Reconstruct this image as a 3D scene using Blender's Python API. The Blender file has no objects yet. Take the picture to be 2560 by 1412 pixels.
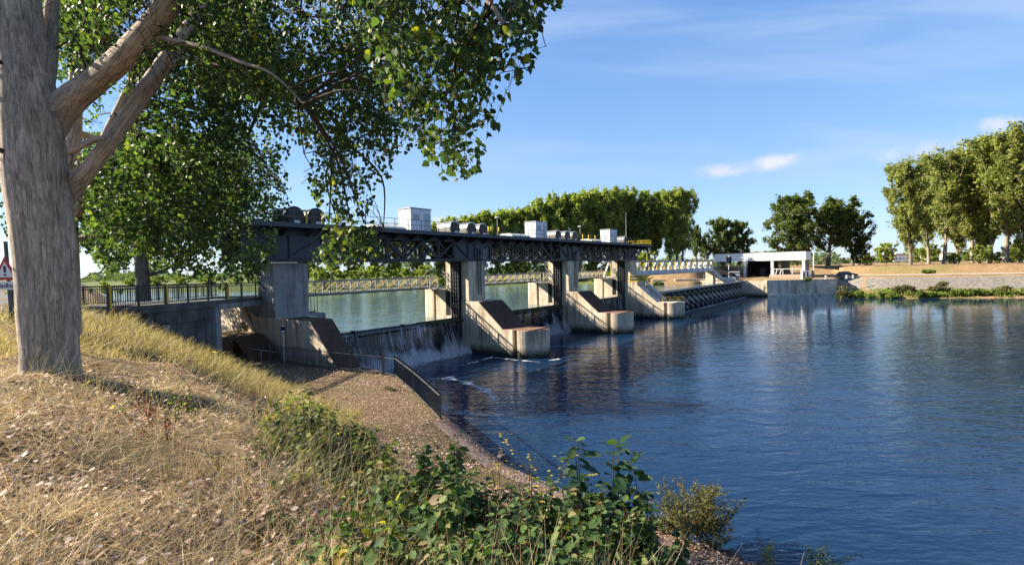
# Weir on a river: seen from the poplar shaded bank. Units are metres.
SKY_STRENGTH = .105; SKY_SAT = 1.15; SUN_E = 5.0; EXPO = 1.85
SKY_HORIZON = (1.1, 1.7, 2.5, 1); SKY_MID = (.74, 1.28, 2.25, 1); SKY_ZENITH = (.13, .36, 1.1, 1); SKY_TOP = (.32, .74, 1.85, 1)
CIRRUS = (1.7, 2.1, 2.65, 1); CLOUD_LO = (1.85, 1.95, 2.25, 1); CLOUD_HI = (2.55, 2.5, 2.55, 1)
import bpy, math, random
import numpy as np
from mathutils import Vector, noise

RNG = np.random.default_rng(7)
random.seed(7)
SC = bpy.context.scene
COL = SC.collection
EYE = 9.0                      # eye height above the lower water (m)
FPX = 1250.0                   # focal length in pixels of a 2560 px wide frame

# ------------------------------------------------------------------ frames
A = np.array([0.6085, 0.7935]); D = np.array([0.7935, -0.6085])
def W(t, s, z):                # weir frame: t along the weir, s downstream
    return (A[0]*t + D[0]*s, A[1]*t + D[1]*s, z)
def WTS(x, y):
    return x*A[0]+y*A[1], x*D[0]+y*D[1]
PITCH = math.atan(36/FPX); ROLL = 0.021
_fw = Vector((0, math.cos(PITCH), -math.sin(PITCH)))
_r0 = Vector((1, 0, 0)); _u0 = _r0.cross(_fw)
CR = _r0*math.cos(ROLL) - _u0*math.sin(ROLL)
CU = _r0*math.sin(ROLL) + _u0*math.cos(ROLL)
def ray(px, py):
    return CR*((px-1280)/FPX) + CU*(-(py-706)/FPX) + _fw
def at(px, py, Y):             # point of the photograph at a distance Y along the view
    d = ray(px, py); k = Y/d.y
    return Vector((d.x*k, Y, EYE+d.z*k))
def onz(px, py, z):
    d = ray(px, py); k = (z-EYE)/d.z
    return Vector((d.x*k, d.y*k, z))

# ------------------------------------------------------------------ objects
ORG = {}
def tag(o, label=None, cat=None, group=None, kind=None):
    if label: o['label'] = label
    if cat: o['category'] = cat
    if group: o['group'] = group
    if kind: o['kind'] = kind
    return o
def thing(name, label, cat, loc, group=None):
    o = bpy.data.objects.new(name, None); COL.objects.link(o)
    o.location = loc; o.empty_display_size = .3
    ORG[o.name] = Vector(loc)
    return tag(o, label, cat, group)
def link(name, me, mat, parent=None):
    me.materials.clear()
    for m in (mat if isinstance(mat, (list, tuple)) else [mat]): me.materials.append(m)
    o = bpy.data.objects.new(name, me); COL.objects.link(o)
    if parent is not None:
        o.parent = parent; ORG[o.name] = ORG[parent.name]
    return o
def kids(o): return [c for c in bpy.data.objects if c.parent is o]
def copy_tree(o, parent=None, _k=None):
    c = o.copy(); COL.objects.link(c); c.parent = parent
    ORG[c.name] = ORG.get(o.name, Vector())
    for ch in (_k or kids(o)): copy_tree(ch, c)
    return c
def smooth(me, on=True):
    me.polygons.foreach_set('use_smooth', [on]*len(me.polygons)); me.update()

def np_mesh(name, V, F):
    V = np.asarray(V, np.float32); F = np.asarray(F, np.int32)
    me = bpy.data.meshes.new(name); k = F.shape[1]
    me.vertices.add(len(V)); me.vertices.foreach_set('co', V.ravel())
    me.loops.add(F.size); me.loops.foreach_set('vertex_index', F.ravel())
    me.polygons.add(len(F)); me.polygons.foreach_set('loop_start', np.arange(0, F.size, k, dtype=np.int32))
    me.update(calc_edges=True)
    return me
def np_obj(name, V, F, mat, parent=None, sm=False):
    V = np.asarray(V, np.float64)
    if parent is not None: V = V - np.array(ORG[parent.name])
    me = np_mesh(name, V, F)
    if sm: smooth(me)
    return link(name, me, mat, parent)

class MB:
    """collects shapes, builds ONE mesh object"""
    def __init__(self): self.v = []; self.f = []; self.sm = []; self.at = {}
    def add(self, vs, fs, sm=False):
        b = len(self.v); self.v += [tuple(p) for p in vs]
        self.f += [tuple(b+i for i in f) for f in fs]; self.sm += [sm]*len(fs)
        return self
    def hexa(self, c):         # 8 corners: bottom ring 0-3, top ring 4-7
        return self.add(c, [(3,2,1,0),(4,5,6,7),(0,1,5,4),(1,2,6,5),(2,3,7,6),(3,0,4,7)])
    def box(self, x0,x1,y0,y1,z0,z1, M=None):
        c = [(x0,y0,z0),(x1,y0,z0),(x1,y1,z0),(x0,y1,z0),(x0,y0,z1),(x1,y0,z1),(x1,y1,z1),(x0,y1,z1)]
        if M: c = [M(*p) for p in c]
        return self.hexa(c)
    def wbox(self, t0,t1,s0,s1,z0,z1): return self.box(t0,t1,s0,s1,z0,z1,W)
    def beam(self, p, q, w, h=None, up=(0,0,1)):
        p = Vector(p); q = Vector(q); d = (q-p).normalized(); h = h or w
        u = Vector(up)
        if abs(d.dot(u)) > .99: u = Vector((1,0,0)) if abs(d.x) < .9 else Vector((0,1,0))
        a = d.cross(u).normalized()*w/2; b = a.cross(d).normalized()*h/2
        return self.hexa([p-a-b,p+a-b,p+a+b,p-a+b,q-a-b,q+a-b,q+a+b,q-a+b])
    def tube(self, pts, rad, n=8, caps=True):
        pts = [Vector(p) for p in pts]
        if not hasattr(rad, '__len__'): rad = [rad]*len(pts)
        vs = []; fs = []; ref = None
        for i, p in enumerate(pts):
            d = (pts[min(i+1,len(pts)-1)]-pts[max(i-1,0)]).normalized()
            if ref is None:
                ref = Vector((0,0,1)) if abs(d.z) < .9 else Vector((1,0,0))
            a = d.cross(ref).normalized(); b = a.cross(d).normalized(); ref = b
            for k in range(n):
                an = 2*math.pi*k/n
                vs.append(p + (a*math.cos(an)+b*math.sin(an))*rad[i])
        for i in range(len(pts)-1):
            for k in range(n):
                fs.append((i*n+k, i*n+(k+1)%n, (i+1)*n+(k+1)%n, (i+1)*n+k))
        self.add(vs, fs, True)
        if caps:
            m = len(pts)-1
            self.add(vs[:n], [tuple(range(n))[::-1]]); self.add(vs[m*n:], [tuple(range(n))])
        return self
    def prism(self, poly, f0, f1):   # poly of 2D points; f0, f1 map a 2D point to 3D
        n = len(poly); a = [f0(*p) for p in poly]; b = [f1(*p) for p in poly]
        self.add(a+b, [tuple(range(n))[::-1], tuple(range(n, 2*n))] + [(i,(i+1)%n,n+(i+1)%n,n+i) for i in range(n)])
        return self
    def wprism(self, poly, t0, t1):  # profile in (s, z) swept along the weir
        return self.prism(poly, lambda s,z: W(t0,s,z), lambda s,z: W(t1,s,z))
    def ball(self, c, r, n=8, m=6, sc=(1,1,1)):
        c = Vector(c); vs = [c+Vector((0,0,-r*sc[2]))]; fs = []
        for j in range(1, m):
            ph = -math.pi/2+math.pi*j/m
            for k in range(n):
                an = 2*math.pi*k/n
                vs.append(c+Vector((r*sc[0]*math.cos(ph)*math.cos(an), r*sc[1]*math.cos(ph)*math.sin(an), r*sc[2]*math.sin(ph))))
        vs.append(c+Vector((0,0,r*sc[2])))
        for k in range(n): fs.append((0, 1+(k+1)%n, 1+k))
        for j in range(m-2):
            for k in range(n):
                fs.append((1+j*n+k, 1+j*n+(k+1)%n, 1+(j+1)*n+(k+1)%n, 1+(j+1)*n+k))
        L = len(vs)-1
        for k in range(n): fs.append((L, 1+(m-2)*n+k, 1+(m-2)*n+(k+1)%n))
        return self.add(vs, fs, True)
    def build(self, name, mat, parent=None, bevel=0):
        o0 = ORG[parent.name] if parent is not None else Vector()
        me = bpy.data.meshes.new(name)
        me.from_pydata([tuple(Vector(p)-o0) for p in self.v], [], self.f)
        me.polygons.foreach_set('use_smooth', self.sm); me.update()
        if self.at:            # bark coordinates: round the limb, and along it
            a = me.attributes.new('bark', 'FLOAT_VECTOR', 'POINT')
            a.data.foreach_set('vector', [c for i, p in enumerate(self.v) for c in self.at.get(i, tuple(p))])
        o = link(name, me, mat, parent)
        if bevel:
            b = o.modifiers.new('bevel', 'BEVEL'); b.width = bevel; b.segments = 2; b.limit_method = 'ANGLE'
        return o
def solo(name, mb, mat, label, cat, group=None, bevel=0):
    o = mb.build(name, mat, None, bevel); return tag(o, label, cat, group)
def struct(name, o): return tag(o, kind='structure')

# ------------------------------------------------------------------ materials
def srgb(r, g, b):
    f = lambda c: (c/255/12.92) if c/255 <= .04045 else ((c/255+.055)/1.055)**2.4
    return (f(r), f(g), f(b), 1)
class NT:
    def __init__(self, name):
        self.m = bpy.data.materials.new(name); self.m.use_nodes = True
        self.t = self.m.node_tree; self.t.nodes.clear()
        self.out = self.n('ShaderNodeOutputMaterial')
    def n(self, ty, **kw):
        x = self.t.nodes.new(ty)
        for k, v in kw.items():
            if k.startswith('_'): setattr(x, k[1:], v)
        for k, v in kw.items():
            if not k.startswith('_'):
                x.inputs[k.replace('__', ' ')].default_value = v
        return x
    def l(self, a, b): self.t.links.new(a, b)
    def noise(self, vec, scale, detail=4, rough=.55, dist=0):
        x = self.n('ShaderNodeTexNoise'); x.inputs['Scale'].default_value = scale
        x.inputs['Detail'].default_value = detail; x.inputs['Roughness'].default_value = rough
        x.inputs['Distortion'].default_value = dist
        if vec is not None: self.l(vec, x.inputs['Vector'])
        return x.outputs['Fac']
    def pos(self, sx=1, sy=1, sz=1):
        g = self.n('ShaderNodeNewGeometry'); m = self.n('ShaderNodeMapping')
        m.inputs['Scale'].default_value = (sx, sy, sz); self.l(g.outputs['Position'], m.inputs['Vector'])
        return m.outputs['Vector']
    def obj(self, sx=1, sy=1, sz=1):
        g = self.n('ShaderNodeTexCoord'); m = self.n('ShaderNodeMapping')
        m.inputs['Scale'].default_value = (sx, sy, sz); self.l(g.outputs['Object'], m.inputs['Vector'])
        return m.outputs['Vector']
    def ramp(self, fac, stops, interp='LINEAR'):
        r = self.n('ShaderNodeValToRGB'); r.color_ramp.interpolation = interp
        e = r.color_ramp.elements
        while len(e) > 1: e.remove(e[-1])
        e[0].position, e[0].color = stops[0][0], stops[0][1]
        for p, c in stops[1:]:
            x = e.new(p); x.color = c
        self.l(fac, r.inputs['Fac']); return r.outputs['Color']
    def mix(self, fac, a, b, mode='MIX'):
        x = self.n('ShaderNodeMix'); x.data_type = 'RGBA'; x.blend_type = mode
        for sock, v in ((x.inputs[0], fac), (x.inputs[6], a), (x.inputs[7], b)):
            if hasattr(v, 'is_linked'): self.l(v, sock)
            else: sock.default_value = v
        return x.outputs[2]
    def math(self, op, a, b=0., clamp=False):
        x = self.n('ShaderNodeMath'); x.operation = op; x.use_clamp = clamp
        for i, v in enumerate((a, b)):
            if hasattr(v, 'is_linked'): self.l(v, x.inputs[i])
            else: x.inputs[i].default_value = v
        return x.outputs[0]
    def bump(self, h, strength, dist=.05, normal=None):
        b = self.n('ShaderNodeBump'); b.inputs['Strength'].default_value = strength
        b.inputs['Distance'].default_value = dist; self.l(h, b.inputs['Height'])
        if normal is not None: self.l(normal, b.inputs['Normal'])
        return b.outputs['Normal']
    def bsdf(self, col, rough=.8, spec=.3, metal=0, normal=None):
        p = self.n('ShaderNodeBsdfPrincipled')
        for k, v in (('Base Color', col), ('Roughness', rough), ('Specular IOR Level', spec), ('Metallic', metal)):
            if hasattr(v, 'is_linked'): self.l(v, p.inputs[k])
            else: p.inputs[k].default_value = v
        if normal is not None: self.l(normal, p.inputs['Normal'])
        return p
    def done(self, p):
        self.l(p.outputs[0] if hasattr(p, 'outputs') else p, self.out.inputs['Surface']); return self.m
def g(v): return (v, v, v, 1)
def c3(r, g_, b): return (r, g_, b, 1)

def mat_concrete(name, base, dark, damp=True):
    k = NT(name)
    n1 = k.noise(k.pos(.5,.5,.5), 1.3, 6, .62); n2 = k.noise(k.pos(2.6,2.6,.12), 1.6, 6, .65); n5 = k.noise(k.pos(.9,.9,.10), 1.1, 4, .6)
    c = k.mix(k.ramp(n1, [(.30, g(0)), (.66, g(1))]), dark, base)
    c = k.mix(.8, c, k.ramp(n2, [(.32, c3(.50,.47,.43)), (.50, g(1))]), 'MULTIPLY')          # runs of dirty water
    c = k.mix(.75, c, k.ramp(n5, [(.34, c3(.42,.36,.29)), (.47, g(1))]), 'MULTIPLY')         # broad rusty and sooty runs
    n3 = k.noise(k.pos(1,1,1), 14, 4, .7); n6 = k.noise(k.pos(1,1,1), 2.6, 5, .7)
    c = k.mix(.4, c, k.ramp(n3, [(.3, g(.6)), (.6, g(1))]), 'MULTIPLY')
    c = k.mix(k.ramp(n6, [(.60, g(0)), (.68, g(.5))]), c, c3(base[0]*.95, base[1]*.98, base[2]*1.05))   # pale patches
    gm = k.n('ShaderNodeNewGeometry'); sp = k.n('ShaderNodeSeparateXYZ'); k.l(gm.outputs['Position'], sp.inputs[0])
    lift = k.math('PINGPONG', sp.outputs['Z'], .72)                                           # joints between the pours
    jn = k.ramp(lift, [(0, g(0)), (.022, g(1))])
    c = k.mix(.35, c, jn, 'MULTIPLY')
    if damp:                   # algae band that grew just above the lower water
        h = k.math('ADD', sp.outputs['Z'], k.math('MULTIPLY', n2, -1.5))
        f = k.n('ShaderNodeMapRange'); f.inputs['From Min'].default_value = -.5; f.inputs['From Max'].default_value = .30
        k.l(h, f.inputs['Value'])
        c = k.mix(f.outputs[0], c3(.030,.032,.02), c)
    brd = k.noise(k.pos(3,3,.2), 3, 2)
    nm = k.bump(k.math('ADD', k.math('ADD', n3, brd), k.math('MULTIPLY', jn, .5)), .45, .02)
    return k.done(k.bsdf(c, .9, .2, 0, nm))
def mat_plain(name, col, rough=.6, spec=.4, metal=0, var=.25, scale=2.5, bump=0):
    k = NT(name)
    n1 = k.noise(k.obj(), scale, 5, .6); n2 = k.noise(k.obj(3,3,.4), scale, 3)
    c = k.mix(k.math('MULTIPLY', n1, 2*var), col, c3(col[0]*.45, col[1]*.42, col[2]*.4))
    c = k.mix(var, c, k.ramp(n2, [(.35, g(.65)), (.6, g(1))]), 'MULTIPLY')
    return k.done(k.bsdf(c, rough, spec, metal, k.bump(n1, bump, .01) if bump else None))
def mat_leaf(name, cols, trans=.35, rough=.45, spec=.35, tcol=None):
    """cols: ramp stops over the per-leaf random number"""
    k = NT(name)
    gm = k.n('ShaderNodeNewGeometry')
    c = k.ramp(gm.outputs['Random Per Island'], cols)
    nz = k.noise(k.pos(.45,.45,.45), 1.0, 2)
    c = k.mix(1, c, k.ramp(nz, [(.3, g(.65)), (.7, g(1.25))]), 'MULTIPLY')
    p = k.bsdf(c, rough, spec)
    t = k.n('ShaderNodeBsdfTranslucent')
    tc = k.mix(1, c, tcol or c3(1.5,1.7,.6), 'MULTIPLY'); k.l(tc, t.inputs['Color'])
    m = k.n('ShaderNodeMixShader'); m.inputs[0].default_value = trans
    k.l(p.outputs[0], m.inputs[1]); k.l(t.outputs[0], m.inputs[2])
    return k.done(m)
def mat_bark(name, base, dark, s=1.0):
    k = NT(name)
    def bk(sx, sy, sz):
        at_ = k.n('ShaderNodeAttribute'); at_.attribute_name = 'bark'; m = k.n('ShaderNodeMapping')
        m.inputs['Scale'].default_value = (sx, sy, sz); k.l(at_.outputs['Vector'], m.inputs['Vector']); return m.outputs['Vector']
    n1 = k.noise(bk(10*s,10*s,1.1*s), 2.0, 6, .7, 1.6)
    n2 = k.noise(k.pos(.8,.8,.5), 1.5, 3)
    n3 = k.noise(bk(30*s,30*s,6*s), 2, 4, .7)
    n4 = k.noise(bk(3*s,3*s,.7*s), 2, 4, .6, 1.2)
    h = k.math('ADD', k.math('MULTIPLY', n1, .7), k.math('MULTIPLY', n4, .3))
    c = k.ramp(h, [(.36, dark), (.47, c3(base[0]*.7, base[1]*.7, base[2]*.7)), (.54, base), (.66, c3(base[0]*1.35, base[1]*1.32, base[2]*1.25))])
    c = k.mix(.7, c, k.ramp(n2, [(.35, c3(.66,.70,.60)), (.65, c3(1.1,1.05,1.0))]), 'MULTIPLY')
    c = k.mix(.6, c, k.ramp(n3, [(.34, g(.55)), (.6, g(1.1))]), 'MULTIPLY')
    nm = k.bump(k.math('ADD', h, k.math('MULTIPLY', n3, .25)), 1.0, .09)
    return k.done(k.bsdf(c, .95, .1, 0, nm))

M = {}
M['concrete'] = mat_concrete('pale_concrete', c3(.60,.515,.39), c3(.38,.325,.25))
M['concrete_dry'] = mat_concrete('dry_concrete', c3(.62,.57,.48), c3(.40,.37,.31), False)
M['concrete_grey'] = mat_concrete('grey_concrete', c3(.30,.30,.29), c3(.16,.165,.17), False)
M['concrete_shaded'] = mat_concrete('shaded_concrete', c3(.13,.13,.125), c3(.06,.062,.06), False)  # shade of the side turned from the sun is put into this colour
M['cap'] = mat_plain('weathered_shaded_red_cap', c3(.125,.08,.064), .95, .1, 0, .6, 1.6, .4)  # weathered red, darkened for the shade on the sloping tops
M['cap_light'] = mat_plain('worn_red_cap', c3(.27,.155,.115), .95, .1, 0, .5, 1.6, .4)
M['steel'] = mat_plain('dark_blue_steel', c3(.022,.026,.034), .5, .4, .1, .3)
M['steel_plate'] = mat_plain('slate_steel_plate', c3(.035,.045,.065), .5, .4, 0, .3)
M['fascia'] = mat_plain('grey_deck_edge', c3(.075,.085,.10), .6, .3, 0, .3)
M['galv'] = mat_plain('galvanised_steel', c3(.36,.37,.39), .5, .4, .2, .3)
M['rail'] = mat_plain('dull_rail', c3(.17,.155,.09), .6, .3, 0, .4)
M['yellow'] = mat_plain('yellow_paint', c3(.62,.44,.025), .55, .35, 0, .25)
M['white'] = mat_plain('white_sheet', c3(.72,.73,.76), .5, .35, 0, .12)
M['whitewall'] = mat_plain('white_fascia', c3(.80,.78,.76), .6, .3, 0, .08, .6)
M['offwhite'] = mat_plain('pale_paint', c3(.55,.56,.57), .6, .3, 0, .2)
M['drum'] = mat_plain('brushed_drum_metal', c3(.46,.45,.42), .32, .5, .55, .3)
M['dark'] = mat_plain('shade_and_plank_black', c3(.012,.012,.013), .8, .2, 0, .3)  # near black: painted shade in slot, bay and arch, and the dark planks
M['black'] = mat_plain('black_rubber', c3(.012,.012,.012), .6, .3, 0, .1)
M['fence'] = mat_plain('fence_steel', c3(.035,.042,.048), .5, .4, .1, .3)
M['fencepost'] = mat_plain('fence_post_steel', c3(.10,.115,.12), .5, .4, .1, .3)
M['moss'] = mat_plain('mossy_crest', c3(.045,.05,.018), .9, .2, 0, .6, 3, .5)
M['gate'] = mat_plain('wet_dark_gate', c3(.018,.021,.026), .22, .5, 0, .3)
M['wood'] = mat_plain('grey_timber', c3(.20,.17,.13), .9, .1, 0, .4)
M['pale_strut'] = mat_plain('pale_weathered_strut', c3(.52,.47,.38), .9, .1, 0, .3)
M['asphalt'] = mat_plain('asphalt', c3(.09,.09,.095), .9, .2, 0, .25, 4)
M['glass'] = mat_plain('dark_glass', c3(.02,.03,.04), .08, .6, 0, .05)
M['red'] = mat_plain('sign_red', c3(.48,.03,.03), .45, .4, 0, .1)
M['blue'] = mat_plain('car_blue', c3(.015,.03,.075), .22, .6, .2, .05)
M['brick'] = mat_plain('brown_brick', c3(.16,.085,.05), .9, .15, 0, .4, 6)
M['step'] = mat_plain('brown_step', c3(.14,.075,.05), .9, .15, 0, .45, 3)
M['bark'] = mat_bark('poplar_bark', c3(.64,.54,.465), c3(.21,.17,.14))
M['bark_far'] = mat_bark('far_bark', c3(.17,.15,.125), c3(.055,.05,.045), .5)
M['bark_pale'] = mat_bark('pale_far_bark', c3(.30,.26,.21), c3(.13,.11,.09), .5)
M['twig'] = mat_plain('twig_bark', c3(.075,.055,.04), .9, .1, 0, .3)
M['redstem'] = mat_plain('red_stem', c3(.16,.045,.03), .6, .2, 0, .3)
M['leaf'] = mat_leaf('poplar_leaf', [(0, c3(.03,.058,.024)), (.4, c3(.054,.095,.032)), (.75, c3(.085,.135,.037)), (.93, c3(.11,.16,.03)), (.975, c3(.22,.22,.025)), (1, c3(.30,.26,.03))], .42, .5, .25, c3(1.45,1.5,.6))
M['leaf_mid'] = mat_leaf('poplar_leaf_inner', [(0, c3(.028,.056,.024)), (.45, c3(.052,.095,.032)), (.85, c3(.095,.15,.04)), (1, c3(.17,.21,.04))], .42, .5, .22, c3(1.45,1.5,.6))
M['leaf_far'] = mat_leaf('far_poplar_foliage', [(0, c3(.14,.18,.052)), (.5, c3(.22,.255,.072)), (1, c3(.34,.35,.10))], .5, .6, .2)
M['leaf_far2'] = mat_leaf('far_dark_foliage', [(0, c3(.05,.074,.026)), (.5, c3(.088,.118,.036)), (1, c3(.145,.17,.046))], .38, .6, .2)
M['leaf_woods'] = mat_leaf('hazed_wood_foliage', [(0, c3(.07,.10,.06)), (.5, c3(.10,.135,.075)), (1, c3(.14,.165,.085))], .3, .8, .1)  # haze of distance is mixed into these leaf colours
M['leaf_gold'] = mat_leaf('far_golden_foliage', [(0, c3(.125,.15,.05)), (.5, c3(.195,.215,.07)), (1, c3(.30,.295,.10))], .5, .6, .2)
M['leaf_dog'] = mat_leaf('dogwood_leaf', [(0, c3(.026,.055,.022)), (.5, c3(.056,.098,.03)), (.8, c3(.10,.145,.042)), (.9, c3(.16,.165,.06)), (.96, c3(.17,.12,.075)), (1, c3(.15,.08,.055))], .35, .6, .12)
M['leaf_lime'] = mat_leaf('yellowing_leaf', [(0, c3(.07,.115,.024)), (.5, c3(.15,.20,.032)), (.8, c3(.27,.28,.04)), (.93, c3(.40,.33,.04)), (1, c3(.28,.16,.07))], .45, .5, .2)
M['leaf_nettle'] = mat_leaf('nettle_leaf', [(0, c3(.018,.045,.02)), (.6, c3(.032,.07,.024)), (1, c3(.06,.10,.03))], .35, .45, .35)
M['leaf_olive'] = mat_leaf('olive_shrub_leaf', [(0, c3(.045,.055,.02)), (.5, c3(.085,.09,.03)), (1, c3(.17,.14,.05))], .3, .6, .2)
M['leaf_bank'] = mat_leaf('bank_plant_leaf', [(0, c3(.06,.10,.02)), (.5, c3(.12,.17,.03)), (1, c3(.21,.23,.05))], .3, .6, .2)
M['leaf_red'] = mat_leaf('red_leaf', [(0, c3(.14,.03,.018)), (.5, c3(.26,.06,.03)), (1, c3(.22,.13,.035))], .35, .5, .3, c3(1.4,1,.8))
M['petal'] = mat_leaf('yellow_petal', [(0, c3(.62,.46,.02)), (1, c3(.75,.58,.03))], .3, .6, .2, c3(1.2,1.1,.6))
M['straw'] = mat_leaf('dry_grass_blade', [(0, c3(.28,.19,.10)), (.3, c3(.50,.37,.205)), (.65, c3(.66,.53,.32)), (.9, c3(.76,.65,.44)), (.94, c3(.20,.21,.06)), (1, c3(.14,.19,.04))], .25, .6, .2, c3(1.2,1.1,.8))
M['olivegrass'] = mat_leaf('olive_grass_blade', [(0, c3(.17,.145,.045)), (.45, c3(.31,.25,.095)), (.8, c3(.48,.38,.18)), (1, c3(.60,.49,.27))], .3, .6, .2, c3(1.2,1.2,.7))
M['litter_dark'] = mat_leaf('berm_leaf', [(0, c3(.09,.052,.035)), (.3, c3(.23,.15,.105)), (.6, c3(.38,.265,.20)), (.85, c3(.55,.42,.34)), (1, c3(.68,.57,.48))], .1, .8, .15, c3(1.2,1,.8))
M['litter'] = mat_leaf('fallen_leaf', [(0, c3(.12,.06,.035)), (.35, c3(.22,.125,.08)), (.65, c3(.38,.24,.17)), (.88, c3(.56,.41,.33)), (1, c3(.70,.59,.50))], .12, .7, .2, c3(1.2,1,.8))

# --- ground of the near bank
k = NT('bank_ground')
n1 = k.noise(k.pos(), .35, 5, .6); n2 = k.noise(k.pos(), 6, 6, .7); n3 = k.noise(k.pos(), 38, 4, .7)
c = k.ramp(n2, [(.3, c3(.07,.046,.028)), (.5, c3(.18,.12,.075)), (.68, c3(.33,.23,.15))])
c = k.mix(k.ramp(n1, [(.46, g(0)), (.68, g(.7))]), c, c3(.13,.11,.045))
c = k.mix(.6, c, k.ramp(n3, [(.3, g(.5)), (.65, g(1.15))]), 'MULTIPLY')
M['ground'] = k.done(k.bsdf(c, .95, .1, 0, k.bump(k.math('ADD', n2, n3), .8, .06)))
k = NT('apron_concrete')
n1 = k.noise(k.pos(), .8, 5, .6); n3 = k.noise(k.pos(), 25, 4, .7)
c = k.ramp(n1, [(.35, c3(.16,.105,.078)), (.65, c3(.30,.22,.175))])
c = k.mix(.5, c, k.ramp(n3, [(.3, g(.6)), (.6, g(1))]), 'MULTIPLY')
M['apron'] = k.done(k.bsdf(c, .95, .1, 0, k.bump(n3, .5, .02)))
# --- far bank: dry grass, paler and greener patches
k = NT('far_bank_ground')
n1 = k.noise(k.pos(.06,.06,.3), 1, 5, .6); n2 = k.noise(k.pos(), 1.2, 6, .7)
c = k.ramp(n2, [(.3, c3(.16,.10,.05)), (.55, c3(.29,.19,.10)), (.75, c3(.38,.27,.15))])
c = k.mix(k.ramp(n1, [(.54, g(0)), (.70, g(1))]), c, c3(.17,.165,.05))
gm = k.n('ShaderNodeNewGeometry'); sp = k.n('ShaderNodeSeparateXYZ'); k.l(gm.outputs['Position'], sp.inputs[0])
mrn = k.n('ShaderNodeMapRange'); mrn.inputs['From Min'].default_value = 45; mrn.inputs['From Max'].default_value = 25; k.l(k.math('ADD', sp.outputs['X'], k.math('MULTIPLY', n2, 8)), mrn.inputs['Value'])
c = k.mix(mrn.outputs[0], c, k.ramp(n2, [(.3, c3(.045,.07,.02)), (.6, c3(.10,.125,.035)), (.8, c3(.20,.18,.07))]))   # meadow on the lake side
M['farbank'] = k.done(k.bsdf(c, .95, .1, 0, k.bump(n2, .6, .15)))
k = NT('riprap_stone')
v = k.n('ShaderNodeTexVoronoi'); v.inputs['Scale'].default_value = 2.2; k.l(k.pos(1,1,1.6), v.inputs['Vector'])
n1 = k.noise(k.pos(.2,.2,.2), 1, 4); n2 = k.noise(k.pos(), 9, 4)
c = k.mix(v.outputs['Color'], c3(.17,.15,.125), c3(.36,.325,.28))
c = k.mix(.7, c, k.ramp(v.outputs['Distance'], [(0, g(1.05)), (.32, g(.9)), (.55, g(.35))]), 'MULTIPLY')
c = k.mix(k.ramp(n1, [(.5, g(0)), (.75, g(.6))]), c, c3(.20,.18,.10))
M['riprap'] = k.done(k.bsdf(c, .9, .2, 0, k.bump(v.outputs['Distance'], -.9, .2)))
# --- water
def mat_water(name, col, amp, waves, rough, near=False, ior=1.333):
    k = NT(name); h = None
    for (sx, sy, rot, scale, wgt, dist) in waves:
        gm = k.n('ShaderNodeNewGeometry'); mp = k.n('ShaderNodeMapping')
        mp.inputs['Rotation'].default_value = (0, 0, rot); mp.inputs['Scale'].default_value = (sx, sy, 1)
        k.l(gm.outputs['Position'], mp.inputs['Vector'])
        x = k.math('MULTIPLY', k.noise(mp.outputs['Vector'], scale, 2.5, .5, dist), wgt)
        h = x if h is None else k.math('ADD', h, x)
    calm = k.noise(k.pos(.05,.09,1), 1, 3)         # gusts: rougher and smoother patches
    h = k.math('MULTIPLY', h, k.ramp(calm, [(.35, g(.55)), (.65, g(1.2))]))
    gm = k.n('ShaderNodeNewGeometry'); sp = k.n('ShaderNodeSeparateXYZ'); k.l(gm.outputs['Position'], sp.inputs[0])
    q = k.n('ShaderNodeMapRange')                  # livelier below the weir, calm along the far shore
    for i, v in enumerate((22, 88, 2.0, .32)): q.inputs[1+i].default_value = v
    k.l(sp.outputs['Y'], q.inputs['Value'])
    if near: h = k.math('MULTIPLY', h, q.outputs[0])
    p = k.bsdf(col, rough, .5, 0, k.bump(h, 1.0, amp)); p.inputs['IOR'].default_value = ior
    return k.done(p)
M['river'] = mat_water('river_surface', c3(.005,.020,.052), .062,
    [(.5,1.5,.28,.62,1.0,.6), (.9,2.2,-.25,1.9,.30,.4), (1.,1.6,.9,4.2,.035,.3)], .03, True)
M['lake'] = mat_water('lake_surface', c3(.07,.115,.135), .12, [(.6,1.4,.2,.7,1.0,.3), (1,1,.6,2.2,.3,0)], .03)

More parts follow.
